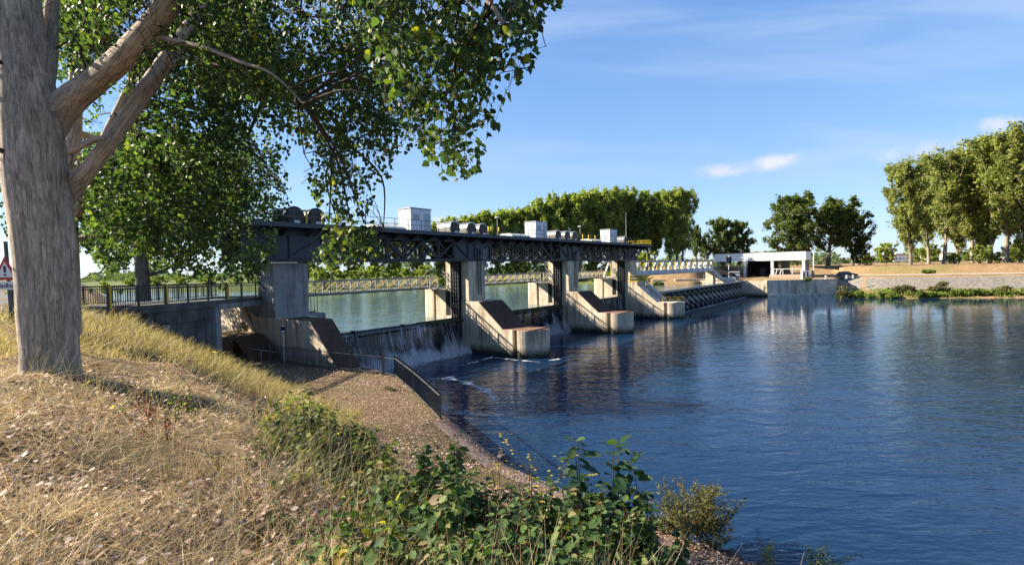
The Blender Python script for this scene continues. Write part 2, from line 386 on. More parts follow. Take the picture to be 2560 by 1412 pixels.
# --- falling water: thin streaked sheet
def mat_fall(name, dens):
    k = NT(name)
    tc = k.n('ShaderNodeTexCoord')
    mp = k.n('ShaderNodeMapping'); mp.inputs['Scale'].default_value = (1,1,1); k.l(tc.outputs['UV'], mp.inputs['Vector'])
    sp = k.n('ShaderNodeSeparateXYZ'); k.l(mp.outputs['Vector'], sp.inputs[0])
    def streak(sx, sy, det):
        cb = k.n('ShaderNodeCombineXYZ'); k.l(k.math('MULTIPLY', sp.outputs['X'], sx), cb.inputs[0]); k.l(k.math('MULTIPLY', sp.outputs['Y'], sy), cb.inputs[1])
        return k.noise(cb.outputs[0], 1, det, .6)
    a = streak(7, .22, 4); b = streak(19, .6, 4); c_ = streak(.55, .35, 2)
    f = k.math('ADD', k.math('MULTIPLY', a, .5), k.math('MULTIPLY', b, .5))
    thin = k.ramp(k.math('ADD', f, k.math('MULTIPLY', k.math('SUBTRACT', c_, .5), .5)), [(.50-dens, g(0)), (.60-dens, g(.30)), (.74-dens, g(.8))])
    # UV.y is metres below the crest: the sheet breaks into froth further down
    fr = k.n('ShaderNodeMapRange'); fr.interpolation_type = 'SMOOTHSTEP'; fr.inputs['From Min'].default_value = 1.9; fr.inputs['From Max'].default_value = 3.0
    fr.inputs['To Min'].default_value = 0; fr.inputs['To Max'].default_value = .40+dens*3
    k.l(k.math('ADD', sp.outputs['Y'], k.math('MULTIPLY', k.math('SUBTRACT', c_, .5), 4.0)), fr.inputs['Value'])
    al = k.math('MAXIMUM', thin, k.math('MULTIPLY', fr.outputs[0], k.ramp(f, [(.36, g(.35)), (.55, g(1.25))])))
    d = k.bsdf(c3(.62,.66,.74), .5, .4)
    tr = k.n('ShaderNodeBsdfTransparent'); m = k.n('ShaderNodeMixShader')
    k.l(al, m.inputs[0]); k.l(tr.outputs[0], m.inputs[1]); k.l(d.outputs[0], m.inputs[2])
    return k.done(m)
M['fall'] = mat_fall('falling_water', 0.02); M['fall_thin'] = mat_fall('thin_falling_water', -.04)
k = NT('water_foam')
n1 = k.noise(k.pos(), 1.3, 5, .65, .8); n2 = k.noise(k.pos(), 7, 4, .6)
tc = k.n('ShaderNodeTexCoord'); sp = k.n('ShaderNodeSeparateXYZ'); k.l(tc.outputs['UV'], sp.inputs[0])
e = k.math('MULTIPLY', k.math('MULTIPLY', sp.outputs['Y'], k.math('SUBTRACT', 1.0, sp.outputs['Y'])), 4)
f = k.math('ADD', k.math('ADD', k.math('MULTIPLY', n1, .6), k.math('MULTIPLY', n2, .4)), k.math('MULTIPLY', e, .22))
al = k.ramp(f, [(.62, g(0)), (.78, g(.7))])
d = k.bsdf(c3(.72,.75,.8), .6, .3); tr = k.n('ShaderNodeBsdfTransparent'); m = k.n('ShaderNodeMixShader')
k.l(al, m.inputs[0]); k.l(tr.outputs[0], m.inputs[1]); k.l(d.outputs[0], m.inputs[2])
M['foam'] = k.done(m)
# --- stones
M['stone'] = mat_plain('shore_stone', c3(.13,.115,.105), .9, .2, 0, .5, 5, .5)
M['shed'] = mat_plain('pale_blue_sheet', c3(.46,.52,.56), .5, .3, 0, .2)
M['pinkbrick'] = mat_plain('pinkish_paving', c3(.44,.30,.22), .9, .15, 0, .25, 3)
# ================================================================== THE NEAR BANK
NQ = np.array([.7507, .6606]); NR = np.array([-.6606, .7507]); C0 = np.array([0., 1.5])
def QR(x, y):
    return (x-C0[0])*NQ[0]+(y-C0[1])*NQ[1], (x-C0[0])*NR[0]+(y-C0[1])*NR[1]
def XY(q, r):
    return C0[0]+q*NQ[0]+r*NR[0], C0[1]+q*NQ[1]+r*NR[1]
def sstep(a, b, x):
    t = np.clip((x-a)/(b-a), 0, 1); return t*t*(3-2*t)
RE = [-40, 5, 8, 14, 17.7, 27, 60, 400]
def qe(r): return np.interp(r, RE, [13.4, 12.9, 12.6, 11.9, 11.6, 14.2, 14.2, 14.2])
def ze(r): return np.interp(r, RE, [.55, .6, .65, 1.0, 2.2, 2.35, 2.35, 2.35])
def zf(r): return np.interp(r, [-40, 8, 18, 400], [1.9, 2.2, 2.85, 2.85])
def ground(x, y):
    """height of the near bank"""
    x = np.asarray(x, float); y = np.asarray(y, float)
    q, r = QR(x, y); t, s = WTS(x, y)
    top = 7.42+.05*np.sin(x*1.3+y*.7)+.04*np.sin(y*1.9-x*.8)+.05*np.sin(r*.35)
    Q = [-1.2, 0., .8, 7.0, 8.4]
    b = sstep(-1.0, 1.6, q)
    sl = 7.42-.42-(q-.55)*(7.0-zf(r))/6.9
    zz = np.where(q < .55, top-.42*sstep(-1.6, .55, q), sl)
    zz = zz+.07*np.sin(x*2.1+1)*np.sin(y*1.7)*sstep(.3, 1.2, q)*sstep(9, 7, q)
    berm = zf(r)+(ze(r)-zf(r))*np.clip((q-7.45)/(qe(r)-7.45), 0, 1)
    z = np.where(q < 7.45, np.maximum(zz, 0), berm)
    z = z-sstep(0, 1.5, q-qe(r))*(ze(r)+1.3)
    # the weir chamber and what lies upstream of it is under water
    wet = sstep(21.0, 22.6, t)*sstep(-60, -58, s)*sstep(6, 8, q)
    z = z*(1-wet)-1.3*wet
    up = sstep(-44.5, -47.5, s)*sstep(5, 7.6, q)
    z = z*(1-up)+(.5)*up
    # low dam in the gap under the approach bridge
    dam = sstep(-38.2, -38.8, s)*sstep(-45.2, -43.0, s)*sstep(20.5, 19.5, t)*sstep(5.5, 6.5, q)
    z = np.where(dam > 0, z*(1-dam)+np.maximum(z, 4.35)*dam, z)
    return z
def gz(x, y): return float(ground(x, y))
qs = np.concatenate([[-400, -200, -120, -70, -50, -35, -26, -20, -16, -13, -11], np.arange(-9, -3, 1.), np.arange(-3, 16.1, .25), [18, 22, 30]])
rs = np.concatenate([[-60, -40, -25, -18], np.arange(-14, 26, .35), np.arange(26, 62, .6), [64, 68, 74, 82, 92, 105, 120, 150, 200, 300, 450, 700]])
QQ, RR = np.meshgrid(qs, rs, indexing='ij')
XX, YY = XY(QQ, RR); ZZ = ground(XX, YY)
V = np.stack([XX, YY, ZZ], -1).reshape(-1, 3)
n0, n1_ = QQ.shape
idx = np.arange(n0*n1_).reshape(n0, n1_)
F = np.stack([idx[:-1,:-1], idx[1:,:-1], idx[1:,1:], idx[:-1,1:]], -1).reshape(-1, 4)
o = np_obj('ground', V, F, M['ground'], None, True); tag(o, kind='structure')

def ribbon(name, pts, w, lift, mat):
    """a sheet along a polyline on the near bank"""
    P = []
    pts = [Vector(p) for p in pts]
    for i, p in enumerate(pts):
        d = (pts[min(i+1, len(pts)-1)]-pts[max(i-1, 0)]); d.normalize()
        n = Vector((-d.y, d.x))
        for f in (-1, -.33, .33, 1):
            a = p+n*w/2*f; P.append((a.x, a.y, gz(a.x, a.y)+lift))
    F = [(i*4+j, i*4+j+1, i*4+j+5, i*4+j+4) for i in range(len(pts)-1) for j in range(3)]
    return np_obj(name, P, F, mat, None, True)
rp = [XY(-5.6, r) for r in np.arange(-30, 22, 1.5)]
rp += [(-21.9, 26.0), (-22.0, 27.5)]
rp2 = []
for i in range(len(rp)-1):
    for f in (0, .5): rp2.append((rp[i][0]*(1-f)+rp[i+1][0]*f, rp[i][1]*(1-f)+rp[i+1][1]*f))
rp2.append(rp[-1])
tag(ribbon('road', rp2, 3.6, .03, M['asphalt']), kind='structure')
rp3 = [XY(-5.9, r) for r in np.arange(19, 80, 2.)]
tag(ribbon('road', rp3, 3.4, .022, M['asphalt']), kind='structure')
# reddish concrete apron along the foot of the berm, running into the water
ap = []
for r in np.arange(6.5, 17.6, .5):
    for j, dq in enumerate((-1.55+.5*max(0, (r-13)/4), -.8, 0.0, .45, .8)):
        q = qe(r)+dq; x, y = XY(q, r)
        ap.append((x, y, ground(x, y)+(.05 if j < 3 else .06)))
nn = len(ap)//5
F = [(i*5+j, i*5+j+1, i*5+j+6, i*5+j+5) for i in range(nn-1) for j in range(4)]
tag(np_obj('concrete_apron', ap, F, M['apron'], None, True), kind='structure')

# ================================================================== WATER
def sheet(name, poly, z, mat):
    return np_obj(name, [(x, y, z) for x, y in poly], [tuple(range(len(poly)))], mat)
w2 = lambda t, s: W(t, s, 0)[:2]
tag(sheet('river', [w2(-160, -37.6), w2(-160, 400), w2(420, 400), w2(420, -37.6)], 0, M['river']), kind='structure')
tag(sheet('lake', [w2(-700, -44.4), w2(17.5, -44.4), w2(17.5, -41), w2(23, -41), w2(23, -38.0), w2(88, -38.0), w2(88, -35.7), w2(152, -35.7), w2(152, -52), w2(260, -90), w2(500, -700), w2(-700, -700)], 3.5, M['lake']), kind='structure')

# ================================================================== THE FAR BANK
def far_rows(u):
    """(distance, height) rows along the viewing direction x/y = u"""
    if u < .374:
        ys = np.interp(u, [-3, -1.6, -.784, -.385, -.2, -.144, .136, .20, .288, .374], [230, 200, 174, 138, 148, 155, 158, 150, 139, 140])
        zb = np.interp(u, [-3, -.2, .1, .22, .30, .374], [4.6, 4.6, 5.0, 6.6, 8.2, 8.4])
        return [(ys-2, 2.4), (ys, 3.5), (ys+1.5, 3.9), (ys+7, 4.3), (ys+14, zb-.2), (ys+20, zb), (ys+60, zb), (500, 5.5), (1500, 6)]
    if u < .655:
        y0 = 185.9/(1+.766*u)+.5 if u < .51 else 134.6
        t = (u-.374)/(.655-.374)
        dk = 152*(1-t)+176*t if u > .42 else 150+(u-.374)*50
        return [(y0, 4.12), (y0+1, 4.13), (y0+3, 4.16), (y0+6, 4.2), (dk, 4.5+.3*t), (dk+14, 8.2-.9*t), (dk+40, 8.1-.8*t), (500, 6), (1500, 6)]
    ys = np.interp(u, [.655, .70, .75, .82, .92, 1.02, 1.2, 1.6, 2.6], [133.5, 123, 118.5, 115.5, 113, 111, 105, 90, 63])
    k_ = np.interp(u, [.655, .72, 2.6], [.3, 1, 1])
    return [(ys-1.5, -.6), (ys+.5, .15), (ys+5, .5+.2*k_), (ys+10, 1.4), (ys+22, 4.05), (ys+38, 4.6), (ys+47, 7.2), (ys+90, 7.1), (1500, 6)]
us = np.concatenate([np.arange(-2.6, -1, .2), np.arange(-1, .374, .025), [.3739], np.arange(.375, .65, .0125), [.6549, .6551], np.arange(.665, 1.3, .02), np.arange(1.3, 2.6, .15)])
us.sort()
V = []
for iu, u in enumerate(us):
    for (y, z) in far_rows(u):
        V.append((u*y, y, z+(.10*math.sin(u*90)+.06*math.sin(u*231) if y > 60 and z > 4.3 else 0)))
nr = 9
F = [(i*nr+j, i*nr+j+1, (i+1)*nr+j+1, (i+1)*nr+j) for i in range(len(us)-1) for j in range(nr-1)]
F = [f[::-1] for f in F]
tag(np_obj('far_bank', V, F, M['farbank'], None, True), kind='structure')
def fz(x, y):
    rows = far_rows(x/y); return float(np.interp(y, [a for a, b in rows], [b for a, b in rows]))
# stone slope and service road on the far bank, laid as sheets just above it
V = []; uu = np.concatenate([[.66, .672, .69], np.arange(.71, 1.5, .02)])
for u in uu:
    r = far_rows(u)
    for f in (0, .5, 1):
        y = r[3][0]+(r[4][0]-r[3][0])*f; V.append((u*y, y, 1.4+(4.05-1.4)*f+.06))
F = [(i*3+j, (i+1)*3+j, (i+1)*3+j+1, i*3+j+1) for i in range(len(uu)-1) for j in range(2)]
tag(np_obj('stone_slope', V, F, M['riprap'], None, True), kind='structure')
V = []; uu = np.arange(.56, 1.5, .02)
for u in uu:
    ya = far_rows(u)[4][0]+7 if u > .655 else 134.6+22+5*(.655-u)
    for f in (0, 1):
        y = ya+6.5*f; V.append((u*y, y, fz(u*y, y)+.12))
F = [(i*2, (i+1)*2, (i+1)*2+1, i*2+1) for i in range(len(uu)-1)]
M['gravelroad'] = mat_plain('pale_gravel_road', c3(.40,.33,.25), .95, .1, 0, .25, .4)
tag(np_obj('service_road', V, F, M['gravelroad'], None, True), kind='structure')
# ================================================================== THE WEIR
T = [18.9, 39.9, 60.7, 81.5]
def ladder(mb, t, s, z0, z1, w=.45, hoops=False):
    for dt in (-w/2, w/2): mb.wbox(t+dt-.025, t+dt+.025, s-.02, s+.02, z0, z1)
    z = z0+.15
    while z < z1-.1: mb.wbox(t-w/2, t+w/2, s-.013, s+.013, z-.013, z+.013); z += .3
    return mb
def rail_run(mb, pts, h=1.0, step=1.6, mid=(.5,), r=.03, post=.05):
    """posts, top rail and mid rails along 3D points"""
    for p, q in zip(pts[:-1], pts[1:]):
        p = Vector(p); q = Vector(q); L = (q-p).length; n = max(1, round(L/step))
        for i in range(n+1):
            a = p.lerp(q, i/n); mb.beam(a, a+Vector((0,0,h)), post)
        for f in (1, *mid): mb.beam(p+Vector((0,0,h*f)), q+Vector((0,0,h*f)), r*2)
    return mb
def gate_guides(mb, t, s0=-38.8, s1=-37.75, z0=3.6, z1=9.85):
    for s in np.linspace(s0, s1, 4): mb.wbox(t-.35, t-.15, s-.06, s+.06, z0, z1)
    for z in np.arange(z0+.4, z1, .42): mb.wbox(t-.32, t-.2, s0, s1, z-.04, z+.04)
    mb.wbox(t-.1, t+.0, s0-.1, s1+.1, z0, z1)
    return mb
PLAB = ["first gate pier from the near bank, with sloping dark red top and rounded nose",
        "middle gate pier with caged ladder, second from the near bank",
        "far gate pier with yellow platform railing, beside the row of steel trestles"]
def pier(i, t):
    p = thing('concrete_pier', PLAB[i-1], 'weir pier', W(t, -36, 0), 'gate piers of the weir')
    t1 = t+4.05; last = i == 3
    b = MB()
    sl = [(-39.0, -1.6), (-39.0, 5.5), (-35.2, 5.5), (-31.9, 2.72), (-30.65, 2.72), (-30.65, -1.6)]
    b.wprism(sl, t, t1)
    b.wbox(t+.45, t1-.45, -30.65, -30.05, -1.6, 2.66)          # recess before the nose
    b.wbox(t+.003, t+.6, -39.75, -39.0, 3.2, 5.45)
    b.build('base', M['concrete'], p, .04)
    c = MB(); c.wprism([(-35.12, 5.47), (-31.88, 2.745), (-31.88, 2.66), (-35.12, 5.38)], t+.04, t1-.04)
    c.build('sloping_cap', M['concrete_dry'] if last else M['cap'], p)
    n = MB(); N = 22; cx = t+2.03; R = 2.12
    pl = [(cx-R, -30.05)]+[(cx-R*math.cos(math.pi*j/N), -30.05+R*math.sin(math.pi*j/N)) for j in range(1, N)]+[(cx+R, -30.05)]
    n.prism(pl, lambda a, s: W(a, s, -1.6), lambda a, s: W(a, s, 2.72))
    no = n.build('nose', M['concrete'], p, .03)
    n = MB(); n.prism([(cx+(a-cx)*.985, -30.05+(s+30.05)*.985+.01) for a, s in pl], lambda a, s: W(a, s, 2.70), lambda a, s: W(a, s, 2.735))
    n.wbox(t+.05, t1-.05, -31.85, -30.1, 2.70, 2.733)
    n.build('nose_top', M['concrete_dry'] if last else M['cap_light'], p)
    cb = 6.3 if last else 5.5
    c = MB(); c.wbox(t+.02, t+2.72, -37.62, -36.48, cb-.02, 9.84)
    c.build('front_column', M['concrete'], p, .05)
    c = MB(); c.wbox(t+.02, t+2.7, -39.95, -38.95, 3, 9.84); c.build('rear_column', M['concrete'], p, .05)
    # upstream cutwater with its slot
    u = MB(); u.wbox(t+.05, t+2.7, -41.65, -40.0, 0, 6.75); u.wbox(t+.3, t+2.5, -41.95, -41.65, 0, 6.75)
    pl = [(t+.05, -41.95), (t+.05, -43.3), (t+.5, -43.9), (t+1.37, -44.2), (t+2.3, -43.9), (t+2.7, -43.3), (t+2.7, -41.95)]
    u.prism(pl, lambda a, s: W(a, s, 0), lambda a, s: W(a, s, 6.75))
    u.build('upstream_cutwater', M['concrete'], p, .04)
    d = MB(); d.wbox(t-.02, t+.3, -40.0, -39.3, 3.9, 6.55); d.build('slot_shade', M['dark'], p)  # solid dark block, its colour stands for the shade inside the slot
    gd = gate_guides(MB(), t); gd.wbox(t+.1, t+2.6, -38.7, -37.8, 5.6, 9.8)
    gd.build('gate_guide', M['steel'], p)
    if i < 3:
        l = ladder(MB(), t+1.7, -36.38, 6.1, 11.2); l.build('ladder', M['steel_plate'], p)
        l = ladder(MB(), t+2.35, -36.1, 7.6, 11.3, .5)
        for z in np.arange(7.8, 11.3, .8): l.wbox(t+1.6, t+2.6, -36.12, -36.06, z-.02, z+.02)
        l.build('ladder_cage', M['galv'], p)
        for s_, tt in ((-36.44, t+.9), (-36.44, t+2.5)):
            MB().ball(W(tt, s_, 6.75), .07).build('marker_stud', M['white'], p)
    else:
        b = MB(); b.wbox(t+.0, t+3.4, -38.0, -35.3, 5.5, 6.3); b.build('platform', M['concrete'], p, .03)
        e = MB(); e.wbox(t-.05, t+3.45, -38.05, -35.25, 6.18, 6.31)
        rail_run(e, [W(t, -37.9, 6.3), W(t, -35.35, 6.3), W(t+3.3, -35.35, 6.3)], .95, 1.1, (.5,), .035, .07)
        rail_run(e, [W(t+3.3, -35.3, 6.1), W(t+3.6, -31.9, 3.0)], .9, 1.2, (.5,), .03, .06)
        rail_run(e, [W(t+1.2, -31.3, 2.75), W(t+2.8, -28.2, 2.75), W(t+4.0, -30.4, 2.75)], .75, 1.1, (.5,), .03, .06)
        e.build('yellow_railing', M['yellow'], p)
        e = MB(); e.wprism([(-35.3, 6.25), (-31.6, 3.2), (-31.6, 3.0), (-35.3, 6.05)], t+2.9, t+3.7)
        e.build('stair', M['offwhite'], p)
    return p
for i in (1, 2, 3): pier(i, T[i])

# --- the big abutment pier on the near bank
t = T[0]
p0 = thing('concrete_pier', "tall broad abutment pier in tree shade on the near bank, end of the weir", 'weir pier', W(t, -36, 2), 'gate piers of the weir')
b = MB()
b.wprism([(-46.5, -1), (-46.5, 6.9), (-42.3, 6.9), (-41.5, 6.1), (-39.9, 5.6), (-36.0, 5.6), (-36.0, -1)], t, t+2.9)
b.wprism([(-36.0, -1), (-36.0, 5.6), (-32.3, 5.6), (-29.0, 2.5), (-28.6, 1.2), (-28.6, -1)], t, t+1.75)
b.build('base', M['concrete'], p0, .04)
c = MB(); c.wprism([(-35.95, 5.635), (-32.25, 5.635), (-28.95, 2.53), (-29.05, 2.45), (-32.3, 5.55), (-35.95, 5.55)], t+.03, t+1.72)
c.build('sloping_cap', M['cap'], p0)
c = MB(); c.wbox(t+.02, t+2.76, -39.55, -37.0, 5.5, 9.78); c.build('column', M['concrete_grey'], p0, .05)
c = MB()
for tt in np.arange(t+2.9, t+5.3, .3): c.wbox(tt-.02, tt+.02, -40.02, -39.98, 5.6, 7.2)
c.wbox(t+2.8, t+5.2, -40.03, -39.97, 7.15, 7.22); c.wbox(t+2.8, t+5.2, -40.03, -39.97, 5.6, 5.66)
c.build('bar_grille', M['steel_plate'], p0)
c = MB(); c.wbox(t+2.9, t+5.2, -41.5, -38.6, 0, 5.55) ; c.build('gate_sill_block', M['concrete_grey'], p0, .04)
c = MB(); c.tube([W(t-.12, -38.95, 3.0), W(t-.12, -41.7, 6.25)], .12, 6); c.build('wing_coping', M['concrete'], p0)

# --- gates between the piers, with the water that falls over them
glab = [("near weir gate with a smooth dark roller crest", 'near'), ("mossy dark weir gate between the first and second piers", 'mid'), ("small far weir gate before the third pier", 'far')]
flab = ["broad white curtain of water falling over the near gate", "thin broken streaks of water on the mossy gate", "pale curtain of water in the farthest gate opening"]
def fall(name, t0, t1, label, mat, wob, lean=1.1):
    nt = int((t1-t0)/.3); rows = 12
    V = []; UV = []
    for i in range(nt+1):
        a = t0+(t1-t0)*i/nt
        w_ = .10*math.sin(a*1.9)+.06*math.sin(a*5.1)
        for j in range(rows+1):
            f = j/rows; z = 3.62-3.6*f
            s = -37.42+lean*f*f+.10*f+(w_*f*wob)
            V.append(W(a, s, z)); UV.append((a, 3.62-z))
    F = [(i*(rows+1)+j, (i+1)*(rows+1)+j, (i+1)*(rows+1)+j+1, i*(rows+1)+j+1) for i in range(nt) for j in range(rows)]
    o = np_obj(name, V, F, mat, None, True)
    uv = o.data.uv_layers.new(name='uv'); lv = np.empty(len(o.data.loops), np.int32); o.data.loops.foreach_get('vertex_index', lv)
    uv.data.foreach_set('uv', np.array(UV, np.float32)[lv].ravel())
    tag(o, label, 'waterfall', 'water falling over the weir gates')
for i, (t0, t1) in enumerate([(T[0]+2.2, T[1]-.02), (T[1]+4.07, T[2]-.02), (T[2]+4.07, T[3]-.02)]):
    gte = thing('weir_gate', glab[i][0], 'weir gate', W(t0, -38, 0), 'gates of the weir')
    b = MB(); b.wprism([(-38.3, -1.5), (-38.3, 3.3), (-37.6, 3.45), (-37.55, -1.5)], t0, t1)
    if i: 
        for a in np.arange(t0+1, t1, 2.1): b.wbox(a-.07, a+.07, -37.55, -37.45, -.5, 3.1)
        for z in (.5, 1.5, 2.5): b.wbox(t0, t1, -37.55, -37.47, z-.08, z+.08)
    b.build('skin_plate', M['gate'], gte)
    cr = MB(); cr.tube([W(t0, -37.85, 3.38), W(t1, -37.85, 3.38)], .36, 14); cr.build('crest_roller', M['gate'] if i == 0 else M['moss'], gte)
    if i == 0:
        for a in (26.2, 31.7):
            cr = MB(); cr.wbox(a-.12, a+.12, -38.0, -37.35, 2.4, 3.82); cr.build('crest_rib', M['gate'], gte)
        cr = MB(); cr.wprism([(-38.3, 3.6), (-37.6, 3.82), (-37.35, 3.4), (-37.9, 3.3)], 33.5, t1)
        cr.build('mossy_edge', M['moss'], gte)
    fall('waterfall', t0+(2.0 if i == 0 else .1), t1-.05, flab[i], M['fall'] if i != 1 else M['fall_thin'], 1.0)
# froth on the lower water: thin drifting patches lying on it
def foam(pts, w, label):
    pts = [Vector(p) for p in pts]; V = []; UV = []
    fine = []
    for p, q in zip(pts[:-1], pts[1:]):
        for f in np.linspace(0, 1, 7)[:-1]: fine.append(p.lerp(q, f))
    fine.append(pts[-1]); n = len(fine)
    for i, p in enumerate(fine):
        d = (fine[min(i+1, n-1)]-fine[max(i-1, 0)]).normalized(); nn = Vector((-d.y, d.x, 0))
        ww = w*(.6+.4*math.sin(i*1.3))*min(1, 4*min(i+.3, n-i-.7)/n)
        for j in range(5):
            f = j/4-.5; V.append(p+nn*ww*f+Vector((0,0,.012+.03*math.sin(i*1.7+j)**2))); UV.append((i*.3, j/4))
    F = [(i*5+j, (i+1)*5+j, (i+1)*5+j+1, i*5+j+1) for i in range(n-1) for j in range(4)]
    o = np_obj('foam', V, F, M['foam'], None, True)
    uv = o.data.uv_layers.new(name='uv'); lv = np.empty(len(o.data.loops), np.int32); o.data.loops.foreach_get('vertex_index', lv)
    uv.data.foreach_set('uv', np.array(UV, np.float32)[lv].ravel())
    tag(o, label, 'foam', None, 'stuff')
foam([W(22, -35.9, 0), W(30, -35.8, 0), W(39.8, -36.0, 0)], 2.2, "white froth line at the foot of the near waterfall")
foam([onz(1050, 948, 0), onz(1120, 945, 0), onz(1180, 960, 0), onz(1225, 985, 0), onz(1250, 1010, 0)], 2.0, "white froth streak drifting past the fence corner")
foam([onz(1130, 918, 0), onz(1180, 907, 0), onz(1230, 893, 0), onz(1290, 900, 0), onz(1350, 905, 0)], 1.1, "thin froth streak around the first pier nose")
foam([W(55, -36.2, 0), W(58, -35.6, 0), W(60.4, -36, 0)], 1.4, "froth patch under the mossy gate")
foam([onz(1370, 902, 0), onz(1420, 893, 0), onz(1480, 886, 0)], 1.6, "faint froth behind the first pier nose")
foam([W(90, -31.5, 0), W(110, -31.5, 0), W(130, -31.5, 0), W(146, -31.5, 0)], 1.8, "froth along the foot of the trestles")

# ================================================================== THE GATE BRIDGE OVER THE PIERS
gb = thing('gate_bridge', "long dark steel truss bridge carrying winches across the tops of the weir piers", 'bridge', W(18, -38, 9.84))
b = MB(); b.wbox(16.5, 87.4, -41.2, -35.2, 12.42, 12.56); b.build('deck', M['steel'], gb)
b = MB(); b.wbox(16.4, 87.5, -35.2, -35.08, 12.34, 12.68); b.wbox(16.4, 87.5, -41.32, -41.2, 12.34, 12.68); b.wbox(87.4, 87.5, -41.2, -35.2, 12.34, 12.68)
b.build('deck_edge', M['fascia'], gb)
b = MB()
for a in np.arange(17.2, 87.3, 2.1):
    for s0, s1 in ((-36.5, -35.25), (-39.7, -41.15)):
        b.wprism([(s0, 12.42), (s1, 12.42), (s1, 12.3), (s0, 11.75)], a-.05, a+.05)
for s in (-38.9, -37.3): b.wbox(16.5, 87.3, s-.12, s+.12, 12.0, 12.42)
b.build('bracket_ribs', M['steel'], gb)
for s in (-36.6, -39.6):
    b = MB(); b.wbox(16.5, 84.4, s-.17, s+.17, 9.85, 10.1); b.build('bottom_chord', M['steel'], gb)
    b = MB(); b.wbox(16.5, 87.0, s-.17, s+.17, 11.85, 12.4); b.build('top_chord', M['steel'], gb)
    spans = [(22.7, 37.8), (43.6, 58.6), (64.4, 79.4)]
    for a0, a1 in spans:
        b = MB(); n = 7; d = (a1-a0)/n
        for k in range(n+1):
            a = a0+k*d; b.wbox(a-.10, a+.10, s-.1, s+.1, 10.1, 11.85)
            if k < n:
                z0, z1 = (10.15, 11.8) if k % 2 == (0 if s > -38 else 1) else (11.8, 10.15)
                b.beam(W(a, s, z0), W(a+d, s, z1), .17, .2)
                b.beam(W(a, s, z1), W(a+d/2, s, (z0+z1)/2), .08, .1)
            if k % 2 == 0: b.wprism([(s-.02, 11.85), (s+.02, 11.85), (s+.02, 11.45), (s-.02, 11.45)], a-.4, a+.4)
            else: b.wprism([(s-.02, 10.1), (s+.02, 10.1), (s+.02, 10.5), (s-.02, 10.5)], a-.4, a+.4)
        b.build('truss_lattice', M['steel'], gb)
    b = MB(); b.beam(W(83.6, s, 10.1), W(86.9, s, 12.0), .2, .22); b.build('end_bracket', M['steel'], gb)
    for a0, a1 in ((16.5, 22.7), (37.8, 43.6), (58.6, 64.4), (79.4, 83.6)):
        b = MB(); b.wbox(a0, a1, s-.06, s+.06, 10.1, 11.85); b.build('girder_plate', M['steel_plate'], gb)
    ss = s+(.1 if s > -38 else -.1)
    for a0, a1 in ((16.5, 22.7), (37.8, 43.6), (58.6, 64.4), (79.4, 83.6)):
        b = MB(); am = (a0+a1)/2-.2
        for a in (a0, am-.55, am+.55, a1): b.wbox(a-.09, a+.09, ss-.06, ss+.06, 10.1, 11.85)
        b.beam(W(a0, ss, 11.75), W(am-.5, ss, 10.2), .14, .12); b.beam(W(am+.5, ss, 10.2), W(a1, ss, 11.75), .14, .12)
        b.build('stiffener_rib', M['steel'], gb)
# cross bracing between the two trusses
for a0, a1 in [(22.7, 37.8), (43.6, 58.6), (64.4, 79.4)]:
    b = MB()
    for k in range(8):
        a = a0+(a1-a0)*k/7
        b.beam(W(a, -36.6, 10.0), W(a, -39.6, 11.9), .1); b.beam(W(a, -36.6, 11.9), W(a, -39.6, 10.0), .1)
    b.build('cross_bracing', M['steel'], gb)
for s, z in ((-35.14, 12.68), (-41.26, 12.68)):
    b = MB()
    rail_run(b, [W(16.5, s, z), W(82.0, s, z)], .92, 1.55, (.5,), .02, .045)
    b.build('guard_railing', M['rail'], gb)
    b = MB(); rail_run(b, [W(82.0, s, z), W(87.4, s, z)], .8, .9, (.5,), .028, .05)
    b.wbox(82, 87.4, s-.03, s+.03, z, z+.08)
    b.build('yellow_railing', M['yellow'], gb)
b = MB(); rail_run(b, [W(87.45, -41.2, 12.68), W(87.45, -35.2, 12.68)], .8, .9, (.5,), .028, .05); b.build('yellow_railing', M['yellow'], gb)
b = MB()
for a in (20.6, 21.9, 23.2, 41.8, 43.6, 62.5, 64.2, 66.2):
    b = MB(); b.wbox(a-.05, a+.05, -35.2, -35.08, 12.68, 13.6); b.build('yellow_post', M['yellow'], gb)
pass

# --- winch cabins, drums, covers and lamps standing on the bridge
clab = ["largest white winch cabin on the bridge, nearest the bank", "white winch cabin in the middle of the bridge", "smallest white winch cabin near the yellow railing"]
for i, a in enumerate((32.4, 53.5, 74.7)):
    c = thing('winch_cabin', clab[i], 'cabin', W(a, -38, 12.56), 'white winch cabins')
    b = MB(); b.wbox(a, a+2.65, -38.7, -36.95, 12.56, 14.95); b.build('wall', M['white'], c, .02)
    b = MB(); b.wbox(a-.06, a+2.71, -38.76, -36.89, 14.95, 15.05); b.build('roof', M['galv'], c)
    b = MB()
    for x in np.arange(a+.3, a+2.6, .45): b.wbox(x-.01, x+.01, -36.95, -36.938, 12.6, 14.9)
    b.wbox(a-.012, a, -38.2, -37.4, 12.7, 14.6); b.build('panel_seam', M['offwhite'], c)
    b = MB(); b.wbox(a+1.75, a+2.45, -36.94, -36.925, 12.6, 14.55); b.build('door', M['shed'], c, .01)
    b = MB()
    for z in np.arange(13.9, 14.5, .12): b.wbox(a+.3, a+1.1, -36.945, -36.90, z, z+.05)
    b.build('louvre_grille', M['galv'], c)
